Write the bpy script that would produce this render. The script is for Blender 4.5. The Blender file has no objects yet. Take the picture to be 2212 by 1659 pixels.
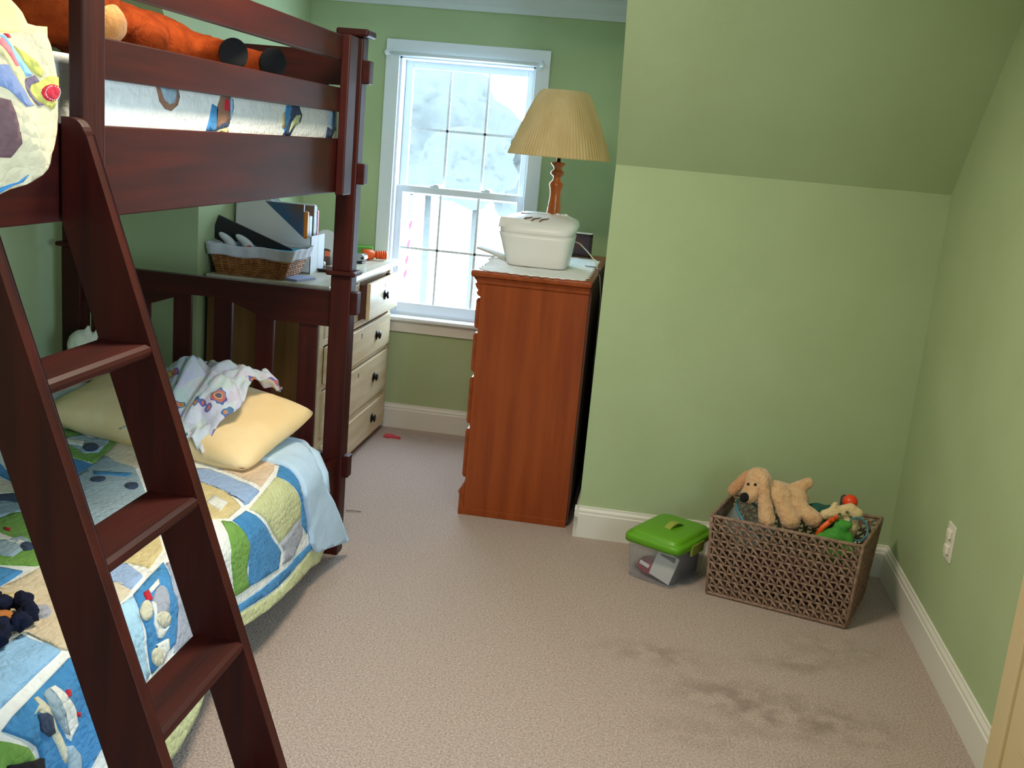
import bpy, bmesh, math, random
from mathutils import Vector, Matrix, Euler, noise
random.seed(7)
scene = bpy.context.scene
COL = scene.collection
PI = math.pi

# ------------------------------------------------------------------ camera
cam_d = bpy.data.cameras.new('camera'); cam = bpy.data.objects.new('camera', cam_d); COL.objects.link(cam)
cam_d.sensor_width = 36.0; cam_d.lens = 36.0 * 2261.15 / 2212.0; cam_d.clip_start = 0.05; cam_d.clip_end = 200
_y, _p, _r = -0.1239, 0.2254, 0.0898
_R = (Matrix.Rotation(_r, 3, 'Z') @ Matrix.Rotation(_p, 3, 'X') @ Matrix(((1, 0, 0), (0, 0, -1), (0, 1, 0))) @ Matrix.Rotation(_y, 3, 'Z'))
_M = Matrix((_R[0], -_R[1], -_R[2])).transposed().to_4x4(); _M.translation = Vector((0, 0, 1.55))
cam.matrix_world = _M
scene.camera = cam

# ------------------------------------------------------------------ world, daylight, exposure
world = bpy.data.worlds.new('overcast_sky'); scene.world = world; world.use_nodes = True
_bg = world.node_tree.nodes['Background']; _bg.inputs[0].default_value = (0.62, 0.83, 1.0, 1); _bg.inputs[1].default_value = 8.5
scene.view_settings.view_transform = 'Standard'; scene.view_settings.look = 'None'
scene.view_settings.gamma = 1.0; scene.view_settings.use_curve_mapping = False
scene.view_settings.exposure = 0.92
def portal(name, loc, rot, sx, sy):
    l = bpy.data.lights.new(name, 'AREA'); l.shape = 'RECTANGLE'; l.size = sx; l.size_y = sy
    l.cycles.is_portal = True
    o = bpy.data.objects.new(name, l); COL.objects.link(o); o.location = loc; o.rotation_euler = rot
    return o
portal('dormer_window_portal', (-1.02, 5.55, 1.28), (PI / 2, 0, PI), 0.72, 1.36)
portal('added_opening_portal', (1.17, 0.55, 1.40), (PI / 2, 0, PI / 2), 1.4, 1.1)  # portal of the assumed opening added in the right wall

# ------------------------------------------------------------------ helpers
def srgb(r, g, b):
    f = lambda c: (c / 255 / 12.92) if c / 255 <= 0.04045 else ((c / 255 + 0.055) / 1.055) ** 2.4
    return (f(r), f(g), f(b), 1.0)

MATS = {}
def mat(name, c1, c2=None, rough=0.6, nscale=6.0, stretch=(1, 1, 1), detail=4.0, bump=0.0, bscale=80.0, sheen=0.0, spec=0.5,
        coat=0.0, metal=0.0, bstretch=None, lo=0.35, hi=0.65, alpha=None):
    m = bpy.data.materials.new(name); m.use_nodes = True; nt = m.node_tree; b = nt.nodes['Principled BSDF']
    b.inputs['Base Color'].default_value = c1; b.inputs['Roughness'].default_value = rough
    b.inputs['Specular IOR Level'].default_value = spec; b.inputs['Metallic'].default_value = metal
    b.inputs['Coat Weight'].default_value = coat; b.inputs['Coat Roughness'].default_value = 0.15
    b.inputs['Sheen Weight'].default_value = sheen
    if alpha is not None: b.inputs['Alpha'].default_value = alpha
    tc = nt.nodes.new('ShaderNodeTexCoord')
    if c2 is not None:
        mp = nt.nodes.new('ShaderNodeMapping'); mp.inputs['Scale'].default_value = stretch
        nt.links.new(tc.outputs['Object'], mp.inputs[0])
        n = nt.nodes.new('ShaderNodeTexNoise'); n.inputs['Scale'].default_value = nscale; n.inputs['Detail'].default_value = detail
        nt.links.new(mp.outputs[0], n.inputs['Vector'])
        rp = nt.nodes.new('ShaderNodeValToRGB'); rp.color_ramp.elements[0].position = lo; rp.color_ramp.elements[1].position = hi
        rp.color_ramp.elements[0].color = c1; rp.color_ramp.elements[1].color = c2
        nt.links.new(n.outputs['Fac'], rp.inputs[0]); nt.links.new(rp.outputs[0], b.inputs['Base Color'])
    if bump:
        mp2 = nt.nodes.new('ShaderNodeMapping'); mp2.inputs['Scale'].default_value = bstretch or (1, 1, 1)
        nt.links.new(tc.outputs['Object'], mp2.inputs[0])
        n2 = nt.nodes.new('ShaderNodeTexNoise'); n2.inputs['Scale'].default_value = bscale; n2.inputs['Detail'].default_value = 3
        nt.links.new(mp2.outputs[0], n2.inputs['Vector'])
        bp = nt.nodes.new('ShaderNodeBump'); bp.inputs['Strength'].default_value = bump; bp.inputs['Distance'].default_value = 0.01
        nt.links.new(n2.outputs['Fac'], bp.inputs['Height']); nt.links.new(bp.outputs[0], b.inputs['Normal'])
    MATS[name] = m
    return m

def wood(name, dark, light, axis='Z', rough=0.35, coat=0.3, scale=3.0, bump=0.05):
    st = {'X': (0.08, 1, 1), 'Y': (1, 0.08, 1), 'Z': (1, 1, 0.08)}[axis]
    return mat(name, dark, light, rough, nscale=scale * 9, stretch=st, detail=6, bump=bump, bscale=120, bstretch=st, coat=coat, spec=.28)

def finish(bm, recalc=True):
    if recalc: bmesh.ops.recalc_face_normals(bm, faces=bm.faces[:])
    return bm

def obj(name, bm, m, parent=None, smooth=False, label=None, recalc=True):
    finish(bm, recalc)
    me = bpy.data.meshes.new(name); bm.to_mesh(me); bm.free()
    if smooth:
        for p in me.polygons: p.use_smooth = True
    for mm in (m if isinstance(m, (list, tuple)) else [m]): me.materials.append(mm)
    o = bpy.data.objects.new(name, me); COL.objects.link(o)
    if parent is not None:
        o.parent = parent
        o.matrix_parent_inverse = world_of(parent).inverted()
    if label: o['label'] = label
    return o

def world_of(o):
    m = o.matrix_basis.copy()
    return world_of(o.parent) @ o.matrix_parent_inverse @ m if o.parent else m

def thing(name, label, cat, loc=(0, 0, 0), group=None):
    o = bpy.data.objects.new(name, None); o.empty_display_size = 0.05; COL.objects.link(o)
    o.location = loc
    return tag(o, label, cat, group)

def tag(o, label, cat=None, group=None, kind=None):
    if label: o['label'] = label
    if cat: o['category'] = cat
    if group: o['group'] = group
    if kind: o['kind'] = kind
    return o

def struct(name, bm, m, label=None, **k):
    o = obj(name, bm, m, **k); o['kind'] = 'structure'
    if label: o['label'] = label
    return o

def B(): return bmesh.new()

def box(bm, x0, x1, y0, y1, z0, z1, bev=0.0, seg=2, M=None):
    mt = Matrix.Translation(((x0 + x1) / 2, (y0 + y1) / 2, (z0 + z1) / 2)) @ Matrix.Diagonal((abs(x1 - x0), abs(y1 - y0), abs(z1 - z0), 1))
    if M is not None: mt = M @ mt
    r = bmesh.ops.create_cube(bm, size=1.0, matrix=mt); vs = r['verts']
    if bev > 0:
        es = list({e for v in vs for e in v.link_edges})
        bmesh.ops.bevel(bm, geom=es, offset=bev, segments=seg, profile=0.5, affect='EDGES', clamp_overlap=True)
    return bm

def boxo(name, m, d, parent=None, bev=0.003, seg=2, smooth=False, label=None):
    return obj(name, box(B(), *d, bev=bev, seg=seg), m, parent, smooth, label)

def prism(bm, pts, axis, a0, a1, bev=0.0):
    def P(p, a):
        if axis == 'X': return (a, p[0], p[1])
        if axis == 'Y': return (p[0], a, p[1])
        return (p[0], p[1], a)
    v0 = [bm.verts.new(P(p, a0)) for p in pts]; v1 = [bm.verts.new(P(p, a1)) for p in pts]
    n = len(pts); fs = [bm.faces.new(v0[::-1]), bm.faces.new(v1)]
    for i in range(n): fs.append(bm.faces.new((v0[i], v0[(i + 1) % n], v1[(i + 1) % n], v1[i])))
    if bev:
        es = list({e for f in fs[:2] for e in f.edges})
        bmesh.ops.bevel(bm, geom=es, offset=bev, segments=2, profile=0.5, affect='EDGES', clamp_overlap=True)
    return bm

def tube(bm, pts, r, seg=8, closed=False, flat=1.0):
    pts = [Vector(p) for p in pts]; n = len(pts); rr = r if isinstance(r, (list, tuple)) else [r] * n
    rings = []; up = Vector((0.02, 0.03, 1)).normalized(); prev = None
    for i in range(n):
        a = pts[(i - 1) % n] if (closed or i > 0) else pts[i]; b = pts[(i + 1) % n] if (closed or i < n - 1) else pts[i]
        t = (b - a).normalized() if (b - a).length > 1e-9 else Vector((0, 0, 1))
        if prev is None:
            u = up.cross(t)
            if u.length < 1e-3: u = Vector((1, 0, 0)).cross(t)
            u.normalize()
        else:
            u = prev - t * prev.dot(t)
            if u.length < 1e-6: u = up.cross(t)
            u.normalize()
        prev = u; w = t.cross(u)
        rings.append([bm.verts.new(pts[i] + u * math.cos(2 * PI * k / seg) * rr[i] + w * math.sin(2 * PI * k / seg) * rr[i] * flat) for k in range(seg)])
    for i in range(n if closed else n - 1):
        A, C = rings[i], rings[(i + 1) % n]
        for k in range(seg): bm.faces.new((A[k], A[(k + 1) % seg], C[(k + 1) % seg], C[k]))
    if not closed:
        bm.faces.new(rings[0][::-1]); bm.faces.new(rings[-1])
    return bm

def lathe(bm, prof, c, seg=32, ripple=None):
    rings = []
    for r, z in prof:
        ring = []
        for k in range(seg):
            a = 2 * PI * k / seg; q = r
            if ripple: q = r * (1 + ripple * (1 if k % 2 else -1))
            ring.append(bm.verts.new((c[0] + q * math.cos(a), c[1] + q * math.sin(a), c[2] + z)))
        rings.append(ring)
    for i in range(len(rings) - 1):
        for k in range(seg): bm.faces.new((rings[i][k], rings[i][(k + 1) % seg], rings[i + 1][(k + 1) % seg], rings[i + 1][k]))
    bm.faces.new(rings[0][::-1]); bm.faces.new(rings[-1])
    return bm

def ell(bm, c, r, rot=(0, 0, 0), sub=3):
    if not hasattr(r, '__len__'): r = (r, r, r)
    mt = Matrix.Translation(c) @ Euler(rot).to_matrix().to_4x4() @ Matrix.Diagonal((*r, 1))
    bmesh.ops.create_icosphere(bm, subdivisions=sub, radius=1.0, matrix=mt)
    return bm

def capsule(bm, a, b, r0, r1=None):
    r1 = r1 if r1 else r0; a, b = Vector(a), Vector(b); n = 7
    for i in range(n):
        t = i / (n - 1); ell(bm, a.lerp(b, t), r0 + (r1 - r0) * t, sub=2)
    return bm

def blob(name, bm, m, parent=None, voxel=0.006, smooth=6, label=None, fuzz=0.0, fscale=60):
    me = bpy.data.meshes.new(name); bm.to_mesh(me); bm.free()
    o = bpy.data.objects.new(name, me); COL.objects.link(o)
    md = o.modifiers.new('r', 'REMESH'); md.mode = 'VOXEL'; md.voxel_size = voxel
    ms = o.modifiers.new('s', 'SMOOTH'); ms.iterations = smooth; ms.factor = 0.5
    bpy.context.view_layer.update()
    dg = bpy.context.evaluated_depsgraph_get()
    me2 = bpy.data.meshes.new_from_object(o.evaluated_get(dg))
    o.modifiers.clear(); o.data = me2; me2.name = name; bpy.data.meshes.remove(me)
    if fuzz:
        for v in me2.vertices: v.co += v.normal * noise.noise(v.co * fscale) * fuzz
    for p in me2.polygons: p.use_smooth = True
    me2.materials.clear(); me2.materials.append(m)
    if parent is not None:
        o.parent = parent; o.matrix_parent_inverse = world_of(parent).inverted()
    if label: o['label'] = label
    return o

def grid(bm, f, nu, nv):
    vs = [[bm.verts.new(f(i / nu, j / nv)) for j in range(nv + 1)] for i in range(nu + 1)]
    for i in range(nu):
        for j in range(nv): bm.faces.new((vs[i][j], vs[i + 1][j], vs[i + 1][j + 1], vs[i][j + 1]))
    return vs

def thick(bm, d):
    bmesh.ops.recalc_face_normals(bm, faces=bm.faces[:])
    bmesh.ops.solidify(bm, geom=bm.faces[:], thickness=d)
    return bm

def rectM(p, d, n=Vector((0, 0, 1))):
    """matrix whose x axis is d (in plan), z axis up, at p"""
    d = Vector((d[0], d[1], 0)).normalized(); w = n.cross(d)
    m = Matrix((d, w, n)).transposed().to_4x4(); m.translation = Vector(p)
    return m

# ------------------------------------------------------------------ materials
WALL = mat('sage_green_paint', srgb(170, 186, 142), srgb(175, 191, 148), 0.75, nscale=3, bump=0.06, bscale=300, spec=0.3)
WHITE = mat('white_trim_paint', srgb(226, 222, 212), None, 0.45)
CEIL = mat('ceiling_paint', srgb(214, 218, 220), None, 0.9)
VINYL = mat('white_window_vinyl', srgb(226, 232, 238), None, 0.4)
CASING = mat('cream_door_casing_paint', srgb(222, 200, 156), None, 0.5)
OUTLET = mat('white_outlet_plastic', srgb(232, 226, 212), None, 0.4)
CHERRY_X = wood('cherry_stained_wood_across', srgb(44, 8, 5), srgb(62, 14, 7), 'X', 0.48, 0.0)
CHERRY_Y = wood('cherry_stained_wood_along', srgb(44, 8, 5), srgb(62, 14, 7), 'Y', 0.48, 0.0)
CHERRY_Z = wood('cherry_stained_wood_upright', srgb(44, 8, 5), srgb(62, 14, 7), 'Z', 0.48, 0.0)
MAPLE = wood('red_brown_dresser_wood', srgb(134, 58, 18), srgb(152, 70, 24), 'Z', 0.4, 0.2)
MAPLE_Y = wood('red_brown_dresser_wood_along', srgb(134, 58, 18), srgb(156, 74, 26), 'Y', 0.4, 0.2)
PINE_Y = wood('pale_pine_along', srgb(200, 176, 136), srgb(218, 198, 162), 'Y', 0.5, 0.1, bump=0.08)
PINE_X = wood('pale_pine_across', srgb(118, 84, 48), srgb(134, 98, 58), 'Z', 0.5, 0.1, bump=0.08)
PINE_TOP = wood('grey_pine_top', srgb(190, 178, 154), srgb(208, 198, 180), 'Y', 0.45, 0.15)  # top board greyer than the drawer fronts
SHADEWOOD = mat('shaded_drawer_side_wood', srgb(84, 46, 34), None, 0.7)  # shade on the pulled drawer's side put into a dark wood colour
KNOB = mat('dark_metal_knob', srgb(60, 60, 64), None, 0.22, metal=1.0)
BLACK = mat('black_plastic', srgb(18, 18, 20), None, 0.35)
CHROME = mat('brushed_steel', srgb(190, 196, 200), None, 0.25, metal=1.0)

def glass_mat():
    m = bpy.data.materials.new('window_glass'); m.use_nodes = True; nt = m.node_tree; nt.nodes.clear()
    o = nt.nodes.new('ShaderNodeOutputMaterial'); t = nt.nodes.new('ShaderNodeBsdfTransparent'); g = nt.nodes.new('ShaderNodeBsdfGlossy')
    g.inputs['Roughness'].default_value = 0.03; t.inputs[0].default_value = (0.97, 0.985, 1, 1)
    x = nt.nodes.new('ShaderNodeMixShader'); x.inputs[0].default_value = 0.06
    nt.links.new(t.outputs[0], x.inputs[1]); nt.links.new(g.outputs[0], x.inputs[2]); nt.links.new(x.outputs[0], o.inputs[0])
    return m
GLASS = glass_mat()

def clear_plastic(name, tint, fac):
    m = bpy.data.materials.new(name); m.use_nodes = True; nt = m.node_tree; b = nt.nodes['Principled BSDF']
    o = nt.nodes['Material Output']; t = nt.nodes.new('ShaderNodeBsdfTransparent'); t.inputs[0].default_value = tint
    b.inputs['Base Color'].default_value = tint; b.inputs['Roughness'].default_value = 0.25
    x = nt.nodes.new('ShaderNodeMixShader'); x.inputs[0].default_value = fac
    nt.links.new(t.outputs[0], x.inputs[1]); nt.links.new(b.outputs[0], x.inputs[2]); nt.links.new(x.outputs[0], o.inputs[0])
    return m

def carpet_mat():
    m = bpy.data.materials.new('beige_cut_pile_carpet'); m.use_nodes = True; nt = m.node_tree; b = nt.nodes['Principled BSDF']
    b.inputs['Roughness'].default_value = 0.95; b.inputs['Sheen Weight'].default_value = 0.25; b.inputs['Specular IOR Level'].default_value = 0.1
    tc = nt.nodes.new('ShaderNodeTexCoord')
    n = nt.nodes.new('ShaderNodeTexNoise'); n.inputs['Scale'].default_value = 160; n.inputs['Detail'].default_value = 4
    nt.links.new(tc.outputs['Object'], n.inputs['Vector'])
    rp = nt.nodes.new('ShaderNodeValToRGB'); rp.color_ramp.elements[0].position = 0.3; rp.color_ramp.elements[1].position = 0.72
    rp.color_ramp.elements[0].color = srgb(152, 128, 116); rp.color_ramp.elements[1].color = srgb(206, 186, 174)
    nt.links.new(n.outputs['Fac'], rp.inputs[0])
    # worn, soiled patches with ragged outlines
    acc = None
    def mnode(op, a, c):
        q = nt.nodes.new('ShaderNodeMath'); q.operation = op; q.use_clamp = op != 'SUBTRACT'
        for i, v in enumerate((a, c)):
            if hasattr(v, 'default_value') or hasattr(v, 'links'): nt.links.new(v, q.inputs[i])
            else: q.inputs[i].default_value = v
        return q.outputs[0]
    for (cx, cy, rx, ry, st) in ((0.16, 3.13, 0.20, 0.07, 0.6), (0.38, 2.93, 0.22, 0.10, 0.75), (0.62, 2.85, 0.22, 0.12, 0.8), (0.60, 3.20, 0.16, 0.06, 0.6),
                             (0.30, 2.70, 0.18, 0.08, 0.5), (0.75, 3.35, 0.18, 0.10, 0.5), (-0.95, 5.2, 0.3, 0.08, 0.3), (0.72, 2.55, 0.2, 0.12, 0.5)):
        mp = nt.nodes.new('ShaderNodeMapping'); rx *= 1.35; ry *= 1.5; mp.inputs['Location'].default_value = (-cx / rx, -cy / ry, 0); mp.inputs['Scale'].default_value = (1 / rx, 1 / ry, 1)
        nt.links.new(tc.outputs['Object'], mp.inputs[0])
        gr = nt.nodes.new('ShaderNodeTexGradient'); gr.gradient_type = 'SPHERICAL'; nt.links.new(mp.outputs[0], gr.inputs[0])
        s = mnode('MULTIPLY', gr.outputs['Fac'], st * 1.6)
        acc = s if acc is None else mnode('ADD', acc, s)
    n2 = nt.nodes.new('ShaderNodeTexNoise'); n2.inputs['Scale'].default_value = 14; n2.inputs['Detail'].default_value = 6
    nt.links.new(tc.outputs['Object'], n2.inputs['Vector'])
    r2 = nt.nodes.new('ShaderNodeValToRGB'); r2.color_ramp.elements[0].position = 0.38; r2.color_ramp.elements[1].position = 0.62
    nt.links.new(n2.outputs['Fac'], r2.inputs[0])
    fac = mnode('MULTIPLY', acc, r2.outputs[0])
    fac = mnode('MULTIPLY', fac, 0.5)
    mx = nt.nodes.new('ShaderNodeMix'); mx.data_type = 'RGBA'
    nt.links.new(fac, mx.inputs[0]); nt.links.new(rp.outputs[0], mx.inputs[6]); mx.inputs[7].default_value = srgb(104, 80, 66)
    nt.links.new(mx.outputs[2], b.inputs['Base Color'])
    bp = nt.nodes.new('ShaderNodeBump'); bp.inputs['Strength'].default_value = 0.8; bp.inputs['Distance'].default_value = 0.012
    n3 = nt.nodes.new('ShaderNodeTexNoise'); n3.inputs['Scale'].default_value = 130; n3.inputs['Detail'].default_value = 5
    nt.links.new(tc.outputs['Object'], n3.inputs['Vector'])
    nt.links.new(n3.outputs['Fac'], bp.inputs['Height']); nt.links.new(bp.outputs[0], b.inputs['Normal'])
    return m
CARPET = carpet_mat()

# ------------------------------------------------------------------ room shell
XL, XR, XW0, XW1 = -1.855, -0.187, -2.20, 1.045
YK, YW, YB = 4.09, 5.356, -1.5
ZK, ZC, ZD = 1.505, 2.40, 2.25
SL = math.tan(math.radians(50))
ys = lambda z: YK - (z - ZK) / SL
struct('floor', box(B(), XW0 - .1, XW1 + .1, YB - .1, YW + .1, -0.1, 0.0), CARPET, 'beige cut pile carpet with worn dark patches')
struct('wall_left', box(B(), XW0 - .1, XW0, YB, YK + .1, 0, ZC), WALL)
# assumed window opening in the right wall, added unseen to light the room
bm = B(); SY0, SY1, SZ0, SZ1 = -0.15, 1.25, 0.85, 1.95
box(bm, XW1, XW1 + .1, YB, SY0, 0, ZC); box(bm, XW1, XW1 + .1, SY1, YK + .1, 0, ZC); box(bm, XW1, XW1 + .1, SY0, SY1, 0, SZ0); box(bm, XW1, XW1 + .1, SY0, SY1, SZ1, ZC)
struct('wall_right', bm, WALL, 'green side wall with outlet')
bm = box(B(), XR, XW1, YK, YK + .1, 0, ZK); struct('wall_knee_right', bm, WALL, 'green knee wall beside the dormer')
bm = box(B(), XW0, XL, YK, YK + .1, 0, ZK); struct('wall_knee_left', bm, WALL)
sl = lambda x0, x1, z0, z1: prism(B(), [(ys(z0), z0), (ys(z0) + .1, z0 + .02), (ys(z1) + .1, z1 + .02), (ys(z1), z1)], 'X', x0, x1)
struct('ceiling_slope_right', sl(XR, XW1, ZK, ZC), WALL, 'sloped green attic ceiling above the knee wall')
struct('ceiling_slope_left', sl(XW0, XL, ZK, ZC), WALL)
struct('ceiling_slope_dormer', sl(XL, XR, ZD, ZC), WALL)
chk = [(YK + .03, 0), (YW + .1, 0), (YW + .1, ZD + .05), (ys(ZD) + .05, ZD + .05), (ys(ZD) + .04, ZD), (YK + .03, ZK + .01)]
struct('wall_dormer_right', prism(B(), chk, 'X', XR + .0005, XR + .08), WALL)
struct('wall_dormer_left', prism(B(), chk, 'X', XL - .08, XL - .0005), WALL)
struct('ceiling', box(B(), XW0, XW1, YB, ys(ZC) + .05, ZC, ZC + .1), CEIL)
struct('ceiling_dormer', box(B(), XL, XR, ys(ZD), YW, ZD, ZD + .1), CEIL)
# window wall with its opening
WX0, WX1, WZ0, WZ1 = -1.385, -0.680, 0.60, 1.935
bm = B()
box(bm, XL, WX0, YW, YW + .16, 0, ZD); box(bm, WX1, XR, YW, YW + .16, 0, ZD)
box(bm, WX0, WX1, YW, YW + .16, 0, WZ0); box(bm, WX0, WX1, YW, YW + .16, WZ1, ZD)
struct('wall_window', bm, WALL, 'green dormer wall around the window')
struct('wall_rear', box(B(), XW0, XW1, YB - .1, YB, 0, ZC), WALL)

# baseboards: flat board with a stepped cap
def baseboard(name, p0, p1, n, m=WHITE):
    """p0 -> p1 in plan, n = direction into the room"""
    p0, p1, n = Vector((*p0, 0)), Vector((*p1, 0)), Vector((*n, 0))
    prof = [(0, 0), (.016, 0), (.016, .100), (.012, .104), (.012, .114), (.006, .124), (.006, .130), (0, .132)]
    bm = B()
    a = [bm.verts.new(p0 + n * q + Vector((0, 0, z))) for q, z in prof]; c = [bm.verts.new(p1 + n * q + Vector((0, 0, z))) for q, z in prof]
    k = len(prof); bm.faces.new(a); bm.faces.new(c[::-1])
    for i in range(k): bm.faces.new((a[i], a[(i + 1) % k], c[(i + 1) % k], c[i]))
    return struct(name, bm, m)
baseboard('baseboard_knee', (XR - .016, YK), (XW1, YK), (0, -1))
baseboard('baseboard_dormer_right', (XR, YK - .016), (XR, YW), (-1, 0))
baseboard('baseboard_right', (XW1, 2.68), (XW1, YK), (-1, 0))
baseboard('baseboard_window', (XL, YW), (XR, YW), (0, -1))
baseboard('baseboard_left', (XW0, YB), (XW0, YK), (1, 0))
baseboard('baseboard_knee_left', (XW0, YK), (XL, YK), (0, -1))
baseboard('baseboard_dormer_left', (XL, YK), (XL, YW), (1, 0))
# crown strip at the dormer ceiling
cp = [(0, 0), (0, -.085), (.012, -.085), (.022, -.06), (.05, -.03), (.065, -.014), (.07, 0)]
bm = B(); prism(bm, [(YW - a, ZD + z) for a, z in cp], 'X', XL, XR); struct('trim_1', bm, CEIL, 'white crown moulding over the window wall')
bm = B(); prism(bm, [(XL + a, ZD + z) for a, z in cp], 'Y', ys(ZD) + .1, YW); struct('trim_2', bm, CEIL)
bm = B(); prism(bm, [(XR - a, ZD + z) for a, z in cp], 'Y', ys(ZD) + .1, YW); struct('trim_3', bm, CEIL)
# door casing and closed door on the side wall
bm = B(); box(bm, XW1 - .022, XW1, 2.585, 2.675, 0, 2.1, .004); box(bm, XW1 - .022, XW1, 1.66, 1.75, 0, 2.1, .004); box(bm, XW1 - .022, XW1, 1.66, 2.675, 2.1, 2.19, .004)
struct('trim_4', bm, CASING, 'cream door casing at the picture edge')
bm = B(); box(bm, XW1 - .012, XW1 + .02, 1.75, 2.585, .01, 2.1, .002)
d = struct('door_1', bm, CASING)
for z0, z1 in ((.2, .95), (1.1, 1.95)):
    for y0, y1 in ((1.84, 2.12), (2.21, 2.49)): obj('panel', box(B(), XW1 - .02, XW1 - .01, y0, y1, z0, z1, .006), CASING, d)

# ------------------------------------------------------------------ dormer window
wt = bpy.data.objects.new('window_1', None); COL.objects.link(wt); wt.location = (-1.03, YW, .6); wt['kind'] = 'structure'; wt['label'] = 'white double hung window with dividing bars in the dormer'
bm = B(); box(bm, -1.449, -1.378, YW - .018, YW, .60, 2.005, .003); box(bm, -.688, -.617, YW - .018, YW, .60, 2.005, .003); box(bm, -1.449, -.617, YW - .020, YW, 1.925, 2.005, .003)
obj('window_casing', bm, VINYL, wt)
obj('window_apron', box(B(), -1.44, -.626, YW - .016, YW, .527, .592, .003), WHITE, wt)
obj('window_sill', box(B(), -1.465, -.60, YW - .045, YW + .05, .590, .610, .005), VINYL, wt)
bm = B(); box(bm, WX0, WX0 + .018, YW, YW + .16, .61, WZ1); box(bm, WX1 - .018, WX1, YW, YW + .16, .61, WZ1); box(bm, WX0, WX1, YW, YW + .16, WZ1 - .018, WZ1); box(bm, WX0, WX1, YW + .05, YW + .18, .60, .625)
obj('window_jamb', bm, VINYL, wt)
def sash(name, x0, x1, y, z0, z1, fw, top, bot):
    bm = B(); t = .03
    box(bm, x0, x0 + fw, y, y + t, z0, z1, .003); box(bm, x1 - fw, x1, y, y + t, z0, z1, .003)
    box(bm, x0 + fw, x1 - fw, y, y + t, z1 - top, z1, .003); box(bm, x0 + fw, x1 - fw, y, y + t, z0, z0 + bot, .003)
    s = obj(name, bm, VINYL, wt)
    gx0, gx1, gz0, gz1 = x0 + fw, x1 - fw, z0 + bot, z1 - top
    for i in (1, 2):
        xm = gx0 + (gx1 - gx0) * i / 3; obj('muntin', box(B(), xm - .006, xm + .006, y + .008, y + .022, gz0, gz1), VINYL, s)
    zm = (gz0 + gz1) / 2; obj('muntin', box(B(), gx0, gx1, y + .008, y + .022, zm - .006, zm + .006), VINYL, s)
    for i in range(3):
        for j in range(2):
            a0 = gx0 + (gx1 - gx0) * i / 3; a1 = gx0 + (gx1 - gx0) * (i + 1) / 3; c0 = gz0 + (gz1 - gz0) * j / 2; c1 = gz0 + (gz1 - gz0) * (j + 1) / 2
            obj('pane', box(B(), a0, a1, y + .014, y + .016, c0, c1), GLASS, s)
    return s
sash('upper_sash', WX0 + .02, WX1 - .02, YW + .085, 1.245, 1.915, .036, .036, .035)
ls = sash('lower_sash', WX0 + .006, WX1 - .006, YW + .045, .625, 1.290, .045, .035, .052)
for xx in (-1.17, -.90): obj('sash_lock', box(box(B(), xx - .025, xx + .025, YW + .05, YW + .075, 1.290, 1.300, .003), xx - .006, xx + .02, YW + .046, YW + .066, 1.300, 1.306, .002), VINYL, ls)
rod = tag(obj('curtain_rod', tube(B(), [(-1.43, YW - .05, 1.935), (-.66, YW - .05, 1.935)], .009, 10), VINYL, None, True), 'thin white curtain rod across the top of the window', 'curtain rod')
for xx in (-1.425, -.665):
    obj('bracket', box(box(B(), xx - .012, xx + .012, YW - .024, YW - .018, 1.91, 1.96, .002), xx - .004, xx + .004, YW - .06, YW - .02, 1.925, 1.945, .002), VINYL, rod)
    obj('finial', ell(B(), (xx + (-.012 if xx < -1 else .012), YW - .05, 1.935), .013, sub=2), VINYL, rod, True)
# pink and grey film stickers on the lower left pane
def film(name, tint):
    m = bpy.data.materials.new(name); m.use_nodes = True; nt = m.node_tree; nt.nodes.clear()
    o = nt.nodes.new('ShaderNodeOutputMaterial'); t = nt.nodes.new('ShaderNodeBsdfTransparent'); t.inputs[0].default_value = tint
    nt.links.new(t.outputs[0], o.inputs[0]); return m
PINK = film('tinted_pink_film', (.55, .22, .26, 1)); PALE = film('tinted_grey_film', (.30, .34, .34, 1))  # thin tinted film shapes, one row pink and one grey
for i, (z, lab) in enumerate(((1.085, 'topmost'), (.985, 'second'), (.90, 'third'), (.825, 'lowest'))):
    x = -1.29 - .004 * i; y = YW + .0585
    bm = prism(B(), [(x, z - .03), (x + .012, z - .005), (x + .016, z + .03), (x + .004, z + .02), (x - .004, z)], 'Y', y - .0015, y)
    tag(obj('pane_mark', bm, PINK), '%s pink film sticker on the lower left window pane' % lab, 'mark', 'pink stickers on the window')
for i in range(5):
    z = 1.235 - i * .026
    bm = B(); lathe(bm, [(.012, 0), (.012, .001), (.007, .001), (.007, 0)], (0, 0, 0), 16); bm.transform(Matrix.Translation((-1.292, YW + .058, z)) @ Matrix.Rotation(PI / 2, 4, 'X'))
    tag(obj('pane_ring', bm, PALE), 'pale grey ring sticker, %s in the row down the lower left pane' % ('topmost', 'second', 'middle', 'fourth', 'lowest')[i], 'mark', 'ring stickers in a row on the window')

# outlet on the right wall
ot = thing('wall_outlet', 'white duplex outlet plate on the right wall above baseboard', 'outlet', (XW1, 3.35, .365))
obj('cover_plate', box(B(), XW1 - .006, XW1, 3.312, 3.388, .368, .488, .002), OUTLET, ot)
for z in (.402, .454): obj('receptacle', box(B(), XW1 - .016, XW1 - .004, 3.332, 3.368, z - .015, z + .017, .008, 3), OUTLET, ot)

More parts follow.
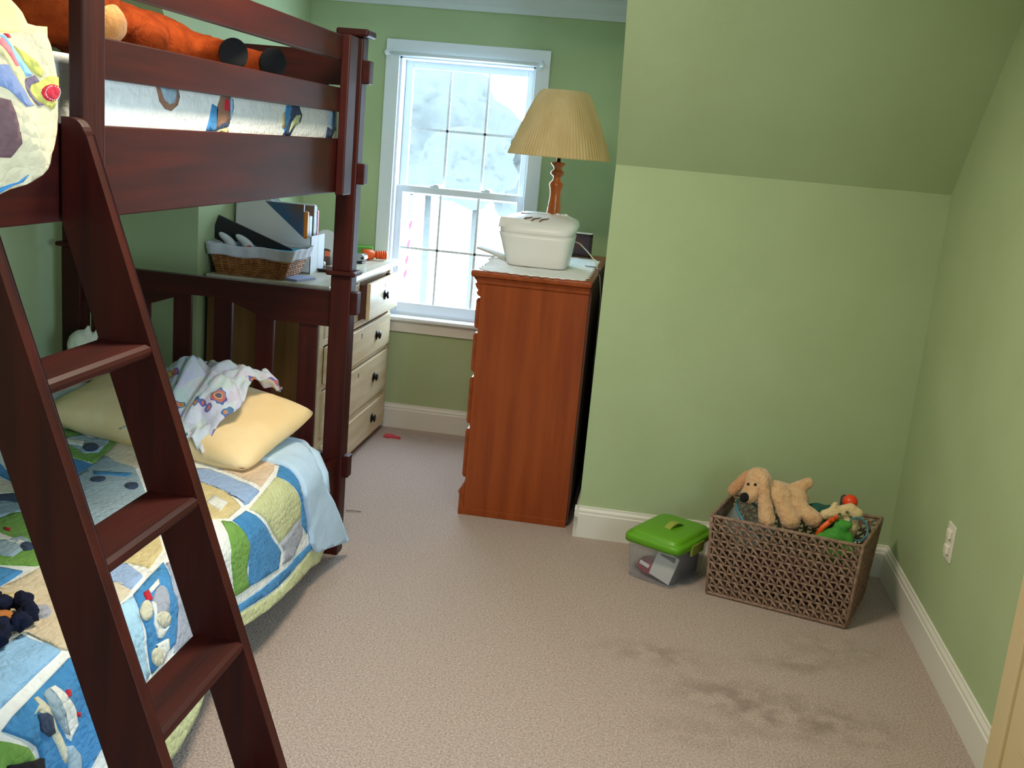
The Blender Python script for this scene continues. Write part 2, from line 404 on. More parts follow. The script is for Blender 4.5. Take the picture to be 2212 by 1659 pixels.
# assumed flush ceiling light, added out of view to light the room
cl = thing('added_ceiling_light', 'round flush ceiling light added unseen over the carpet beside the bunk bed', 'ceiling light', (-.58, 2.35, 2.40))
obj('ceiling_plate', lathe(B(), [(.24, 2.372), (.25, 2.378), (.25, 2.399), (.24, 2.399)], (-.58, 2.35, 0), 40), WHITE, cl, True)
_l = bpy.data.lights.new('added_ceiling_glow', 'AREA'); _l.shape = 'DISK'; _l.size = .46; _l.energy = 20; _l.color = (1.0, 0.87, 0.66)  # lamp of the added ceiling light
_o = bpy.data.objects.new('added_ceiling_glow', _l); COL.objects.link(_o); _o.parent = cl; _o.location = (0, 0, -.034)

# hazy trees outside beyond the window
HAZE = mat('misty_foliage', (.088, .092, .086, 1), (.096, .099, .092, 1), .95, nscale=5, spec=0.0)
BARK = mat('misty_bark', (.104, .106, .100, 1), None, .95, spec=0.0)
for i, (x, y, r, zc, lab) in enumerate(((-3.25, 14.0, 1.15, 1.65, 'pale misty tree outside behind the left window panes'), (-1.7, 15.5, .95, 1.15, 'pale misty tree outside behind the right window panes'), (-2.145, 11.5, .55, 1.25, 'small misty tree outside behind the middle window panes'))):
    t = thing('garden_tree', lab, 'tree', (x, y, -3.0), 'trees outside the window')
    bm = B(); ell(bm, (0, 0, 0), 1, sub=5)
    for v in bm.verts:
        d = v.co.copy(); v.co = d * r * (1 + .22 * noise.noise(d * 2.1 + Vector((i, 0, 0))) + .06 * noise.noise(d * 9) + .04 * noise.noise(d * 22)); v.co.z *= .72; v.co += Vector((x, y, zc))
    obj('crown', bm, HAZE, t, True)
    obj('trunk', tube(B(), [(x + .15, y, -3.0), (x + .18, y, -1.5), (x + .14, y, zc - .4)], [.07, .055, .04], 10), BARK, t, True)

# ------------------------------------------------------------------ bunk bed
bed = thing('bunk_bed', 'dark cherry wood bunk bed with slatted arched headboards and guard rail', 'bed', (-1.585, 2.55, 0))
PX0, PX1 = -2.13, -1.04      # outer faces of the posts across the bed
PW = .075
YF0, YF1 = 3.545, 3.615      # far posts
YN0, YN1 = 1.43, 1.50        # near posts (out of the picture)
def post(x0, y0):
    p = obj('bed_post', box(box(B(), x0, x0 + PW, y0, y0 + .07, 0, 1.045, .005), x0 + .002, x0 + PW - .002, y0 + .002, y0 + .068, 1.06, 1.85, .005), CHERRY_Z, bed)
    for z0, z1, ov in ((1.045, 1.062, .016), (1.85, 1.874, .018)):
        obj('post_cap', box(B(), x0 - ov, x0 + PW + ov, y0 - ov, y0 + .07 + ov, z0, z1, .007, 3), CHERRY_X, p)
    return p
for x0 in (PX0, PX1 - PW):
    for y0 in (YF0, YN0): post(x0, y0)
def arch(bm, x0, x1, y0, y1, ztop, zlow, zmid):
    """rail with an arched lower edge"""
    n = 40; pts = [(x0, ztop), (x1, ztop)]
    for i in range(n + 1):
        x = x1 + (x0 - x1) * i / n; u = abs((x - (x0 + x1) / 2) / ((x1 - x0) / 2))
        q = min(max((.58 - u) / .50, 0), 1); q = q * q * (3 - 2 * q)
        pts.append((x, zlow + (zmid - zlow) * q))
    return prism(bm, pts, 'Y', y0, y1)
IX0, IX1 = PX0 + PW, PX1 - PW
SLX = [-1.995, -1.835, -1.675, -1.519, -1.360, -1.197]
for (y0, y1) in ((YF0 + .018, YF1 - .018), (YN0 + .018, YN1 - .018)):
    ym = (y0 + y1) / 2
    for zt, zl, zm_, zb0, zb1 in ((.985, .857, .916, .300, .385), (1.80, 1.69, 1.74, 1.345, 1.44)):
        obj('headboard_rail', arch(B(), IX0, IX1, y0, y1, zt, zl, zm_), CHERRY_X, bed)
        obj('lower_headboard_rail', box(B(), IX0, IX1, y0, y1, zb0, zb1, .003), CHERRY_X, bed)
        for x in SLX: obj('slat', box(B(), x - .034, x + .034, ym - .009, ym + .009, zb1 - .01, zm_ + .02, .002), CHERRY_Z, bed)
for y0 in (YF0, YN0):
    for z0, z1 in ((1.700, 1.776), (1.365, 1.435), (.908, .988), (.303, .385)):
        obj('tenon', box(B(), PX1 - .01, PX1 + .022, y0 + .012, y0 + .058, z0, z1, .003), CHERRY_X, bed)
# long rails
for x0, x1 in ((-1.085, -1.058), (-2.105, -2.08)):
    obj('side_rail', box(B(), x0, x1, YN1, YF0, 1.342, 1.514, .003), CHERRY_Y, bed)
    obj('lower_side_rail', box(B(), x0, x1, YN1, YF0, .20, .375, .003), CHERRY_Y, bed)
obj('mattress_board', box(B(), -2.08, -1.085, YN1, YF0, 1.36, 1.385), CHERRY_Y, bed)
obj('mattress_board', box(B(), -2.08, -1.085, YN1, YF0, .22, .245), CHERRY_Y, bed)
# guard rail at the open side (ladder gap towards the camera) and along the wall
obj('guard_board', box(B(), -1.075, -1.052, 1.83, 3.46, 1.757, 1.835, .003), CHERRY_Y, bed)
obj('guard_board', box(B(), -1.075, -1.052, 1.83, 3.46, 1.599, 1.674, .003), CHERRY_Y, bed)
obj('guard_upright', box(B(), -1.056, -1.028, 1.785, 1.862, 1.345, 1.95, .004), CHERRY_Z, bed)
obj('guard_upright', box(B(), -1.056, -1.028, 3.355, 3.445, 1.335, 1.838, .004), CHERRY_Z, bed)
obj('guard_board', box(B(), -2.105, -2.085, YN1, YF0, 1.757, 1.835, .003), CHERRY_Y, bed)
obj('guard_board', box(B(), -2.105, -2.085, YN1, YF0, 1.599, 1.674, .003), CHERRY_Y, bed)

# ------------------------------------------------------------------ ladder
lad = thing('bunk_ladder', 'dark cherry wood ladder leaning on the bunk rail', 'ladder', (-.55, 1.62, 0))
fx = lambda z: -.4913 - .343 * z
for y0, y1 in ((1.401, 1.428), (1.752, 1.780)):
    # straight sides, vertical cut at the back against the rail and a rounded top front corner
    pts = [(fx(0), 0), (fx(0) - .10, 0)]
    zb = (-.4913 - .10 + 1.052) / .343
    pts += [(-1.052, zb), (-1.052, 1.527)]
    for k in range(7):
        a = PI / 2 - (PI / 2) * k / 6; pts.append((fx(1.50) - .030 + .030 * math.cos(a) , 1.497 + .030 * math.sin(a)))
    obj('ladder_stile', prism(B(), pts, 'Y', y0, y1, .003), CHERRY_Z, lad)
for z in (1.139, .861, .583, .304):
    x1 = fx(z) + .004; bm = B()
    prof = [(x1 - .098, z - .026), (x1 - .010, z - .026), (x1 - .002, z - .020), (x1, z - .012), (x1 - .002, z - .005), (x1 - .010, z), (x1 - .098, z)]
    prism(bm, prof, 'Y', 1.428, 1.752)
    obj('ladder_tread', bm, CHERRY_Y, lad)


# traced cloth pieces in the quilt surfaces own coordinates
PATCHES=[
('peach',1,[(3.099,-0.337),(3.156,-0.312),(3.192,-0.031),(3.062,0.012),(2.908,0.03),(3.034,-0.179),(3.027,-0.277)]),
('peri',1,[(2.999,-0.175),(2.878,0.037),(2.778,0.044),(2.758,0.04),(2.83,-0.065),(2.903,-0.219),(2.966,-0.249)]),
('tan',1,[(2.883,-0.209),(2.863,-0.146),(2.823,-0.062),(2.736,0.037),(2.642,0.04),(2.59,0.006),(2.597,-0.053)]),
('white2',2,[(2.769,-0.062),(2.733,-0.003),(2.661,0.005),(2.711,-0.056)]),
('sage',1,[(3.02,0.035),(3.09,0.166),(3.103,0.209),(2.888,0.219),(2.756,0.058)]),
('blue',1,[(2.734,0.055),(2.829,0.179),(2.903,0.255),(2.878,0.298),(2.65,0.26),(2.662,0.122),(2.641,0.053)]),
('green',2,[(2.601,0.035),(2.629,0.053),(2.65,0.101),(2.658,0.144),(2.636,0.209),(2.647,0.26),(2.565,0.253),(2.545,0.139),(2.564,0.084)]),
('grey',1,[(3.102,0.218),(3.113,0.277),(3.028,0.316),(2.911,0.298),(2.935,0.261),(2.906,0.23)]),
('blue',1,[(3.211,0.34),(3.209,0.363),(2.856,0.347),(2.581,0.31),(2.324,0.28),(2.316,0.264),(2.558,0.285),(2.876,0.318)]),
('sage',1,[(3.208,0.37),(3.326,0.41),(3.291,0.44),(2.867,0.389),(2.602,0.364),(2.366,0.322),(2.329,0.288),(2.581,0.315),(2.871,0.361)]),
('blue',1,[(3.12,0.009),(3.112,0.046),(3.095,0.123),(3.155,0.246),(3.163,0.292),(3.112,0.244),(3.102,0.165),(3.027,0.034)]),
('tan',1,[(2.259,-0.137),(2.435,-0.084),(2.425,-0.058),(2.356,-0.015),(2.247,0.005),(2.258,-0.051),(2.232,-0.094)]),
('peri',1,[(2.211,-0.15),(2.214,-0.098),(2.255,-0.061),(2.209,-0.003),(2.186,0.017),(2.115,0.024),(2.135,-0.024),(2.158,-0.108)]),
('cream',1,[(2.147,-0.101),(2.138,-0.045),(2.138,-0.01),(2.113,0.028),(2.047,0.029),(2.048,-0.024)]),
('blue',1,[(2.286,0.02),(2.217,0.091),(2.213,0.135),(2.18,0.203),(2.053,0.219),(2.068,0.084),(2.104,0.037)]),
('grey',1,[(2.286,0.027),(2.347,0.051),(2.371,0.271),(2.269,0.234),(2.166,0.223),(2.218,0.143),(2.221,0.093)]),
('paleblue',1,[(2.037,-0.023),(2.04,0.033),(2.098,0.039),(2.063,0.081),(2.046,0.139),(2.044,0.216),(2.0,0.231),(1.905,0.181),(1.887,0.068)]),
('red',3,[(2.126,0.05),(2.144,0.052),(2.131,0.073),(2.11,0.07)]),
('white2',3,[(2.146,0.052),(2.201,0.047),(2.19,0.058),(2.146,0.062)]),
('grey',3,[(2.18,0.104),(2.168,0.116),(2.154,0.123),(2.138,0.123),(2.125,0.117),(2.117,0.106),(2.118,0.092),(2.129,0.079),(2.148,0.068),(2.168,0.062),(2.185,0.061),(2.194,0.066),(2.195,0.076),(2.19,0.089)]),
('beige',4,[(2.17,0.141),(2.164,0.146),(2.153,0.147),(2.139,0.145),(2.124,0.137),(2.111,0.128),(2.105,0.119),(2.105,0.111),(2.112,0.106),(2.123,0.105),(2.136,0.107),(2.149,0.113),(2.16,0.121),(2.167,0.131)]),
('beige',3,[(2.107,0.092),(2.097,0.099),(2.087,0.102),(2.077,0.102),(2.069,0.098),(2.065,0.092),(2.067,0.083),(2.074,0.075),(2.085,0.069),(2.098,0.065),(2.108,0.065),(2.115,0.069),(2.116,0.075),(2.113,0.083)]),
('white2',3,[(2.124,0.076),(2.096,0.12),(2.102,0.155),(2.121,0.164),(2.164,0.152),(2.137,0.15),(2.111,0.122),(2.129,0.085)]),
('white2',3,[(2.088,0.165),(2.148,0.178),(2.143,0.202),(2.1,0.218),(2.067,0.207),(2.096,0.184)]),
('beige',4,[(2.103,0.201),(2.098,0.208),(2.089,0.212),(2.08,0.211),(2.07,0.207),(2.063,0.199),(2.06,0.189),(2.061,0.18),(2.066,0.173),(2.074,0.17),(2.084,0.17),(2.094,0.175),(2.101,0.182),(2.104,0.192)]),
('green',1,[(3.194,-0.846),(3.236,-0.828),(3.294,-0.785),(3.295,-0.707),(3.234,-0.597),(3.176,-0.534),(3.1,-0.54),(2.988,-0.522),(2.917,-0.511),(2.938,-0.612),(2.956,-0.7)]),
('stone',2,[(3.055,-0.749),(3.098,-0.725),(3.156,-0.69),(3.185,-0.607),(3.104,-0.575),(3.004,-0.551),(2.978,-0.588),(3.043,-0.683)]),
('white2',3,[(3.084,-0.72),(3.089,-0.651),(3.028,-0.619),(3.043,-0.683)]),
('white2',3,[(3.164,-0.707),(3.179,-0.598),(3.133,-0.579),(3.142,-0.67)]),
('navy',3,[(3.044,-0.573),(3.026,-0.566),(3.009,-0.564),(2.998,-0.569),(2.993,-0.578),(2.997,-0.591),(3.007,-0.605),(3.023,-0.617),(3.042,-0.625),(3.058,-0.626),(3.07,-0.622),(3.075,-0.612),(3.072,-0.599),(3.06,-0.585)]),
('blue',1,[(2.948,-0.695),(2.924,-0.607),(2.901,-0.506),(2.772,-0.499),(2.756,-0.577)]),
('stone',1,[(2.743,-0.569),(2.766,-0.495),(2.987,-0.525),(2.898,-0.371),(2.671,-0.212),(2.465,-0.198),(2.425,-0.251),(2.439,-0.349)]),
('blue',2,[(2.842,-0.477),(2.86,-0.362),(2.833,-0.356),(2.808,-0.457)]),
('navy',2,[(2.777,-0.402),(2.765,-0.398),(2.754,-0.398),(2.745,-0.403),(2.742,-0.413),(2.743,-0.423),(2.749,-0.434),(2.759,-0.442),(2.771,-0.446),(2.783,-0.446),(2.792,-0.441),(2.795,-0.431),(2.794,-0.421),(2.788,-0.41)]),
('navy',2,[(2.762,-0.291),(2.75,-0.287),(2.739,-0.288),(2.731,-0.292),(2.728,-0.3),(2.729,-0.31),(2.737,-0.32),(2.747,-0.327),(2.759,-0.332),(2.771,-0.332),(2.779,-0.327),(2.782,-0.319),(2.78,-0.309),(2.773,-0.299)]),
('cream',1,[(2.992,-0.525),(3.181,-0.569),(3.149,-0.478),(2.915,-0.33),(2.907,-0.37),(2.935,-0.451)]),
('blue',1,[(2.818,-0.811),(2.793,-0.752),(2.749,-0.705),(2.699,-0.621),(2.647,-0.595),(2.706,-0.694),(2.712,-0.739)]),
('cream',1,[(2.679,-0.717),(2.66,-0.637),(2.617,-0.568),(2.588,-0.543),(2.574,-0.567),(2.552,-0.631)]),
('navy',1,[(2.544,-0.626),(2.574,-0.567),(2.569,-0.518),(2.537,-0.504),(2.504,-0.598)]),
('stone',1,[(2.493,-0.591),(2.529,-0.499),(2.485,-0.427),(2.463,-0.438),(2.438,-0.479),(2.367,-0.505)]),
('green',1,[(2.348,-0.492),(2.442,-0.481),(2.451,-0.424),(2.232,-0.247),(2.188,-0.214),(2.158,-0.24),(2.129,-0.344)]),
('white2',2,[(2.329,-0.479),(2.263,-0.324),(2.236,-0.295),(2.278,-0.445)]),
('stone',2,[(2.229,-0.412),(2.307,-0.369),(2.266,-0.314),(2.18,-0.311),(2.183,-0.38)]),
('navy',3,[(2.249,-0.3),(2.238,-0.295),(2.229,-0.294),(2.222,-0.297),(2.22,-0.303),(2.222,-0.311),(2.229,-0.32),(2.238,-0.328),(2.249,-0.334),(2.259,-0.335),(2.266,-0.332),(2.268,-0.326),(2.266,-0.318),(2.259,-0.308)]),
('red',3,[(2.341,-0.439),(2.338,-0.42),(2.327,-0.415),(2.33,-0.433)]),
('blue',1,[(2.119,-0.337),(2.123,-0.249),(2.032,-0.246),(2.003,-0.259)]),
('woodcream',1,[(1.984,-0.245),(2.022,-0.239),(2.155,-0.222),(2.115,-0.154),(1.959,-0.014),(1.85,0.064),(1.816,0.029),(1.856,-0.066),(1.767,-0.098)]),
('tan',2,[(1.99,-0.174),(1.981,-0.17),(1.972,-0.17),(1.965,-0.174),(1.963,-0.182),(1.965,-0.191),(1.97,-0.2),(1.979,-0.208),(1.988,-0.212),(1.998,-0.213),(2.004,-0.209),(2.006,-0.201),(2.005,-0.191),(1.999,-0.182)]),
('stone',2,[(1.968,-0.121),(1.957,-0.117),(1.947,-0.118),(1.94,-0.123),(1.937,-0.133),(1.938,-0.144),(1.944,-0.155),(1.954,-0.163),(1.964,-0.168),(1.975,-0.167),(1.982,-0.162),(1.986,-0.152),(1.984,-0.141),(1.978,-0.13)]),
('grey',2,[(1.951,-0.071),(1.938,-0.066),(1.928,-0.065),(1.92,-0.069),(1.917,-0.076),(1.92,-0.087),(1.928,-0.097),(1.939,-0.107),(1.952,-0.112),(1.963,-0.114),(1.971,-0.11),(1.974,-0.102),(1.971,-0.092),(1.962,-0.081)]),
('paleblue2',1,[(1.743,-0.082),(1.844,-0.073),(1.811,0.033),(1.6,0.043),(1.559,0.044)]),
('blue',1,[(1.807,0.054),(1.834,0.093),(1.886,0.261),(1.804,0.302),(1.646,0.213),(1.631,0.15),(1.564,0.077),(1.606,0.069)]),
('white2',2,[(1.709,0.073),(1.725,0.076),(1.762,0.147),(1.768,0.184),(1.738,0.202),(1.724,0.187),(1.704,0.133),(1.69,0.085)]),
('stone',3,[(1.7,0.072),(1.709,0.073),(1.704,0.133),(1.735,0.188),(1.718,0.174),(1.683,0.107),(1.689,0.076)]),
('beige',2,[(1.666,0.069),(1.676,0.071),(1.684,0.101),(1.696,0.152),(1.732,0.229),(1.715,0.238),(1.682,0.167),(1.666,0.111),(1.658,0.093),(1.643,0.093),(1.667,0.084)]),
('navy',3,[(1.651,0.096),(1.671,0.104),(1.683,0.118),(1.686,0.153),(1.667,0.151),(1.644,0.126)]),
('red',3,[(1.743,0.096),(1.752,0.1),(1.751,0.113),(1.741,0.11)]),
('red',3,[(1.765,0.154),(1.775,0.16),(1.775,0.171),(1.767,0.164)]),
('stone',3,[(1.721,0.204),(1.742,0.214),(1.767,0.25),(1.767,0.294),(1.725,0.268)]),
('green',1,[(1.524,0.074),(1.563,0.102),(1.602,0.135),(1.629,0.185),(1.631,0.213),(1.49,0.123)])]
UPATCH=[
('brown',1,[(2.183,1.602),(2.284,1.608),(2.294,1.585),(2.285,1.567),(2.253,1.553),(2.227,1.556),(2.201,1.57)]),
('stone',2,[(2.197,1.603),(2.272,1.605),(2.28,1.587),(2.267,1.571),(2.244,1.567),(2.221,1.574)]),
('blue',1,[(2.47,1.578),(2.502,1.571),(2.495,1.515),(2.439,1.515),(2.458,1.546)]),
('brown',1,[(2.518,1.599),(2.573,1.6),(2.577,1.545),(2.57,1.536),(2.498,1.517),(2.495,1.565)]),
('red',2,[(2.54,1.593),(2.563,1.594),(2.572,1.565),(2.538,1.567)]),
('paleblue2',1,[(2.574,1.598),(2.593,1.596),(2.598,1.575),(2.581,1.545),(2.576,1.562)]),
('navy',2,[(2.498,1.519),(2.526,1.534),(2.574,1.539),(2.563,1.528),(2.519,1.522)]),
('tan',1,[(2.512,1.519),(2.563,1.526),(2.568,1.513),(2.502,1.513)]),
('blue',1,[(2.976,1.598),(3.027,1.599),(3.005,1.566),(2.97,1.517),(2.957,1.55)]),
('navy',1,[(3.026,1.601),(3.079,1.601),(3.109,1.576),(3.095,1.555),(3.059,1.547),(3.011,1.514),(2.951,1.513),(2.988,1.538),(3.015,1.566)]),
('sage',2,[(3.056,1.574),(3.093,1.576),(3.08,1.551),(3.029,1.539),(3.0,1.524),(3.017,1.552)]),
('tan',2,[(2.941,1.563),(2.959,1.578),(2.969,1.534),(2.949,1.537)]),
('paleblue2',1,[(3.394,1.597),(3.44,1.597),(3.449,1.538),(3.417,1.538),(3.387,1.564)]),
('navy',1,[(3.358,1.548),(3.423,1.538),(3.401,1.512),(3.344,1.513)])]
HPATCH=[
('tan',1,[(1.41,1.631),(1.448,1.636),(1.481,1.607),(1.497,1.585),(1.491,1.575),(1.505,1.543),(1.494,1.542),(1.466,1.567),(1.443,1.604),(1.409,1.623)]),
('pink',2,[(1.432,1.629),(1.458,1.633),(1.471,1.618),(1.484,1.597),(1.466,1.596),(1.453,1.614)]),
('paleblue2',1,[(1.454,1.637),(1.468,1.637),(1.498,1.609),(1.516,1.586),(1.503,1.583),(1.491,1.596),(1.471,1.623)]),
('red',1,[(1.468,1.64),(1.482,1.641),(1.487,1.636),(1.478,1.635)]),
('olive',1,[(1.49,1.625),(1.513,1.617),(1.53,1.607),(1.54,1.594),(1.534,1.584),(1.525,1.587),(1.508,1.6)]),
('denim',1,[(1.408,1.594),(1.443,1.596),(1.466,1.566),(1.494,1.542),(1.465,1.54),(1.426,1.562),(1.407,1.567)]),
('greydark',2,[(1.491,1.577),(1.521,1.586),(1.527,1.578),(1.507,1.573),(1.497,1.563),(1.511,1.549),(1.531,1.544),(1.515,1.542),(1.49,1.554),(1.484,1.567)]),
('olive',1,[(1.529,1.578),(1.556,1.588),(1.593,1.588),(1.6,1.579),(1.583,1.554),(1.564,1.538),(1.546,1.542),(1.511,1.55),(1.499,1.562),(1.505,1.571)]),
('red',3,[(1.585,1.564),(1.581,1.558),(1.57,1.552),(1.555,1.55),(1.541,1.551),(1.531,1.555),(1.527,1.561),(1.531,1.568),(1.542,1.573),(1.556,1.576),(1.571,1.575),(1.581,1.571)]),
('umber',1,[(1.406,1.55),(1.429,1.547),(1.438,1.523),(1.451,1.494),(1.449,1.503),(1.453,1.487),(1.442,1.465),(1.426,1.465),(1.403,1.465)]),
('blue',1,[(1.401,1.416),(1.437,1.417),(1.476,1.428),(1.487,1.44),(1.482,1.428),(1.444,1.411),(1.424,1.405),(1.401,1.404)])]
HOUT=[(1.278, 1.619), (1.433, 1.64), (1.499, 1.643), (1.559, 1.654), (1.605, 1.651), (1.605, 1.602), (1.603, 1.566), (1.617, 1.542), (1.612, 1.516), (1.575, 1.476), (1.493, 1.425), (1.447, 1.409), (1.424, 1.406), (1.267, 1.406)]
POUT=[(1.31, 1.698), (1.465, 1.71), (1.501, 1.693), (1.534, 1.676), (1.549, 1.662), (1.586, 1.661), (1.639, 1.666), (1.639, 1.647), (1.592, 1.651), (1.531, 1.645), (1.463, 1.637), (1.305, 1.617)]
# ------------------------------------------------------------------ bedding
CLOTH = {}
def cloth(name, rgb, rgb2=None):
    CLOTH[name] = mat('quilt_cotton_' + name, srgb(*rgb), srgb(*(rgb2 or [min(255, c + 10) for c in rgb])), 0.9, nscale=30, sheen=0.05, spec=0.15)
    m = CLOTH[name]; nt = m.node_tree; b = nt.nodes['Principled BSDF']; tc = nt.nodes.new('ShaderNodeTexCoord')
    v = nt.nodes.new('ShaderNodeTexVoronoi'); v.feature = 'DISTANCE_TO_EDGE'; v.inputs['Scale'].default_value = 46; v.inputs['Randomness'].default_value = .55
    n = nt.nodes.new('ShaderNodeTexNoise'); n.inputs['Scale'].default_value = 70
    mx = nt.nodes.new('ShaderNodeMath'); mx.operation = 'MULTIPLY_ADD'; mx.inputs[1].default_value = .5
    bp = nt.nodes.new('ShaderNodeBump'); bp.inputs['Strength'].default_value = .55; bp.inputs['Distance'].default_value = .01
    nt.links.new(tc.outputs['Object'], v.inputs['Vector']); nt.links.new(tc.outputs['Object'], n.inputs['Vector'])
    nt.links.new(n.outputs['Fac'], mx.inputs[0]); nt.links.new(v.outputs['Distance'], mx.inputs[2])
    nt.links.new(mx.outputs[0], bp.inputs['Height']); nt.links.new(bp.outputs[0], b.inputs['Normal'])
for n, c in dict(white=(226, 228, 226), white2=(222, 224, 220), peach=(214, 190, 164), peri=(150, 176, 216), tan=(206, 188, 138), sage=(194, 198, 150), blue=(66, 132, 186),
                 green=(112, 156, 72), grey=(160, 164, 178), cream=(212, 202, 180), paleblue=(170, 212, 240), red=(190, 34, 52), beige=(206, 202, 178), stone=(150, 172, 186),
                 navy=(52, 66, 92), woodcream=(206, 190, 162), paleblue2=(140, 184, 222), brown=(142, 104, 84), pink=(224, 120, 124), olive=(190, 182, 92), denim=(120, 134, 172),
                 greydark=(104, 90, 112), umber=(104, 76, 78)).items(): cloth(n, c)
SHEET = mat('pale_blue_sheet', srgb(186, 214, 242), srgb(194, 220, 246), 0.9, nscale=20, bump=0.15, bscale=40)
MATTRESS = mat('white_mattress_ticking', srgb(214, 222, 232), None, 0.9, bump=0.1, bscale=60)
obj_m = boxo('mattress', MATTRESS, (-2.07, -1.135, 1.52, 3.53, .245, .452), bev=.05, seg=5, smooth=True)
tag(obj_m, 'white mattress on the lower bunk under the quilt', 'mattress')
ZT, XE, RR = .47, -1.13, .09
LQ = RR * PI / 2
def flare(s): return .025 + .035 * math.exp(-((s - 2.1) / .25) ** 2)
def qbase(s, t):
    if t <= 0: return Vector((XE + t, s, ZT))
    if t < LQ:
        a = t / RR; return Vector((XE + RR * math.sin(a), s, ZT - RR + RR * math.cos(a)))
    d = t - LQ
    return Vector((XE + RR + flare(s) * min(d / .3, 1.3), s, ZT - RR - d))
def qnorm(s, t):
    if t <= 0: return Vector((0, 0, 1))
    if t < LQ: return Vector((math.sin(t / RR), 0, math.cos(t / RR)))
    return Vector((1, 0, .05)).normalized()
def qsurf(s, t, off=0.0):
    p = qbase(s, t); w = noise.noise(Vector((s * 5, t * 5, 3.1))) * .007 + noise.noise(Vector((s * 17, t * 17, 1.7))) * .0035 + noise.noise(Vector((s * 45, t * 45, .7))) * .0016
    if t > LQ: w += .010 * math.sin(s * 9 + 1) * min((t - LQ) / .2, 1.2)
    return p + qnorm(s, t) * (w + off)
def lerp_tab(tab, s):
    for (a, x), (b, y) in zip(tab, tab[1:]):
        if s <= b: return x + (y - x) * max(0, (s - a) / (b - a))
    return tab[-1][1]
HEM = [(1.2, .36), (1.6, .35), (2.0, .30), (2.2, .27), (2.6, .225), (3.0, .235), (3.25, .25), (3.6, .31)]
quilt = tag(obj('quilt', B(), CLOTH['white']), 'patchwork quilt with blue, green and cream blocks covering the lower bunk', 'quilt')
def build_lower_quilt():
    bm = B(); nu, nv = 150, 90
    def f(a, b):
        s = 1.47 + a * (3.20 - 1.47); h = LQ + lerp_tab(HEM, s); t = -.92 + b * (h + .92)
        s2 = s + max(0, t) * .7 * max(0, (a - .75) / .25)
        return qsurf(s2, t)
    grid(bm, f, nu, nv); thick(bm, .006)
    bmesh.ops.recalc_face_normals(bm, faces=bm.faces[:])
    bm.to_mesh(quilt.data); bm.free()
    for p in quilt.data.polygons: p.use_smooth = True
build_lower_quilt()
def patch(name, poly, surf, off, m, parent, cell=.022, drop=.004):
    bm = B(); f = bm.faces.new([bm.verts.new((a, b, 0)) for a, b in poly])
    bmesh.ops.triangulate(bm, faces=[f])
    xs = [p[0] for p in poly]; yy = [p[1] for p in poly]
    for ax, lo, hi in ((0, min(xs), max(xs)), (1, min(yy), max(yy))):
        k = math.ceil(lo / cell)
        while k * cell < hi:
            co = [0, 0, 0]; co[ax] = k * cell; no = [0, 0, 0]; no[ax] = 1
            bmesh.ops.bisect_plane(bm, geom=bm.verts[:] + bm.edges[:] + bm.faces[:], plane_co=co, plane_no=no); k += 1
    be = [e for e in bm.edges if e.is_boundary]
    r = bmesh.ops.extrude_edge_only(bm, edges=be); ext = {v for v in r['geom'] if isinstance(v, bmesh.types.BMVert)}
    for v in bm.verts: v.co = surf(v.co.x, v.co.y, off - (drop if v in ext else 0))
    o = obj(name, bm, m, parent, True)
    return o
for qi, (c, lev, poly) in enumerate(PATCHES): patch('patch', poly, qsurf, .0015 + .0018 * lev + .00002 * qi, CLOTH[c], quilt, drop=.005)
SB = [1.49, 1.65, 1.8, 2.0, 2.15, 2.3, 2.45, 2.56]
for nm_, d0, d1 in (('sage', .058, .004), ('blue', .100, .064)):
    hh = lambda s_, d_: (s_, LQ + lerp_tab(HEM, s_) - d_)
    patch('patch', [hh(s_, d0) for s_ in SB] + [hh(s_, d1) for s_ in SB[::-1]], qsurf, .0030, CLOTH[nm_], quilt, drop=.005)
FOLD = [(3.14, -.16), (3.27, -.17), (3.345, -.03), (3.307, .034), (3.262, .090), (3.30, .150), (3.391, .253), (3.459, .357), (3.526, .450), (3.239, .385), (3.183, .335), (3.17, .272), (3.107, .139), (3.11, .061), (3.13, -.03)]
patch('folded_edge', FOLD, qsurf, .016, SHEET, quilt, drop=.014)['label'] = 'pale blue underside of the quilt folded back at the head end'
# rolled sheet edge poking out beyond the fold
bm = B(); tube(bm, [(-1.55, 3.36, .455), (-1.30, 3.38, .462), (-1.17, 3.39, .450), (-1.10, 3.385, .42), (-1.06, 3.36, .37), (-1.04, 3.35, .31)], [.02, .03, .034, .034, .030, .022], 12)
tag(obj('bed_sheet', bm, SHEET, None, True), 'pale blue bed sheet edge bunched under the quilt fold', 'bed sheet')

# pillows
def pillow(name, m, M, a, b, h, lab=None, parent=None, seed=0, wr=.006):
    bm = B(); n = 28
    def f(sgn):
        def g(i, j):
            u, v = 2 * i - 1, 2 * j - 1
            e = max(0, (1 - abs(u) ** 3.2) * (1 - abs(v) ** 3.2)) ** .55
            x = a * u * (1 - .07 * (1 - v * v) * abs(u)); y = b * v * (1 - .09 * (1 - u * u) * abs(v))
            ck = 1 - .09 * (u * v) ** 4; x *= ck; y *= ck
            w = noise.noise(Vector((u * 2.3 + seed, v * 2.3, sgn))) * wr * 2.2 + noise.noise(Vector((u * 7 + seed, v * 7, sgn * 2))) * wr
            return M @ Vector((x, y, sgn * (h * e) + w * e))
        return g
    grid(bm, f(1), n, n); grid(bm, f(-1), n, n)
    bmesh.ops.remove_doubles(bm, verts=bm.verts[:], dist=.0005)
    return obj(name, bm, m, parent, True)
CREAM = mat('cream_pillowcase_cotton', srgb(238, 206, 152), srgb(244, 216, 168), 0.9, nscale=8, bump=0.12, bscale=70)
M = Matrix.Translation((-1.535, 3.27, .555)) @ Euler((math.radians(13), math.radians(3), math.radians(-11))).to_matrix().to_4x4()
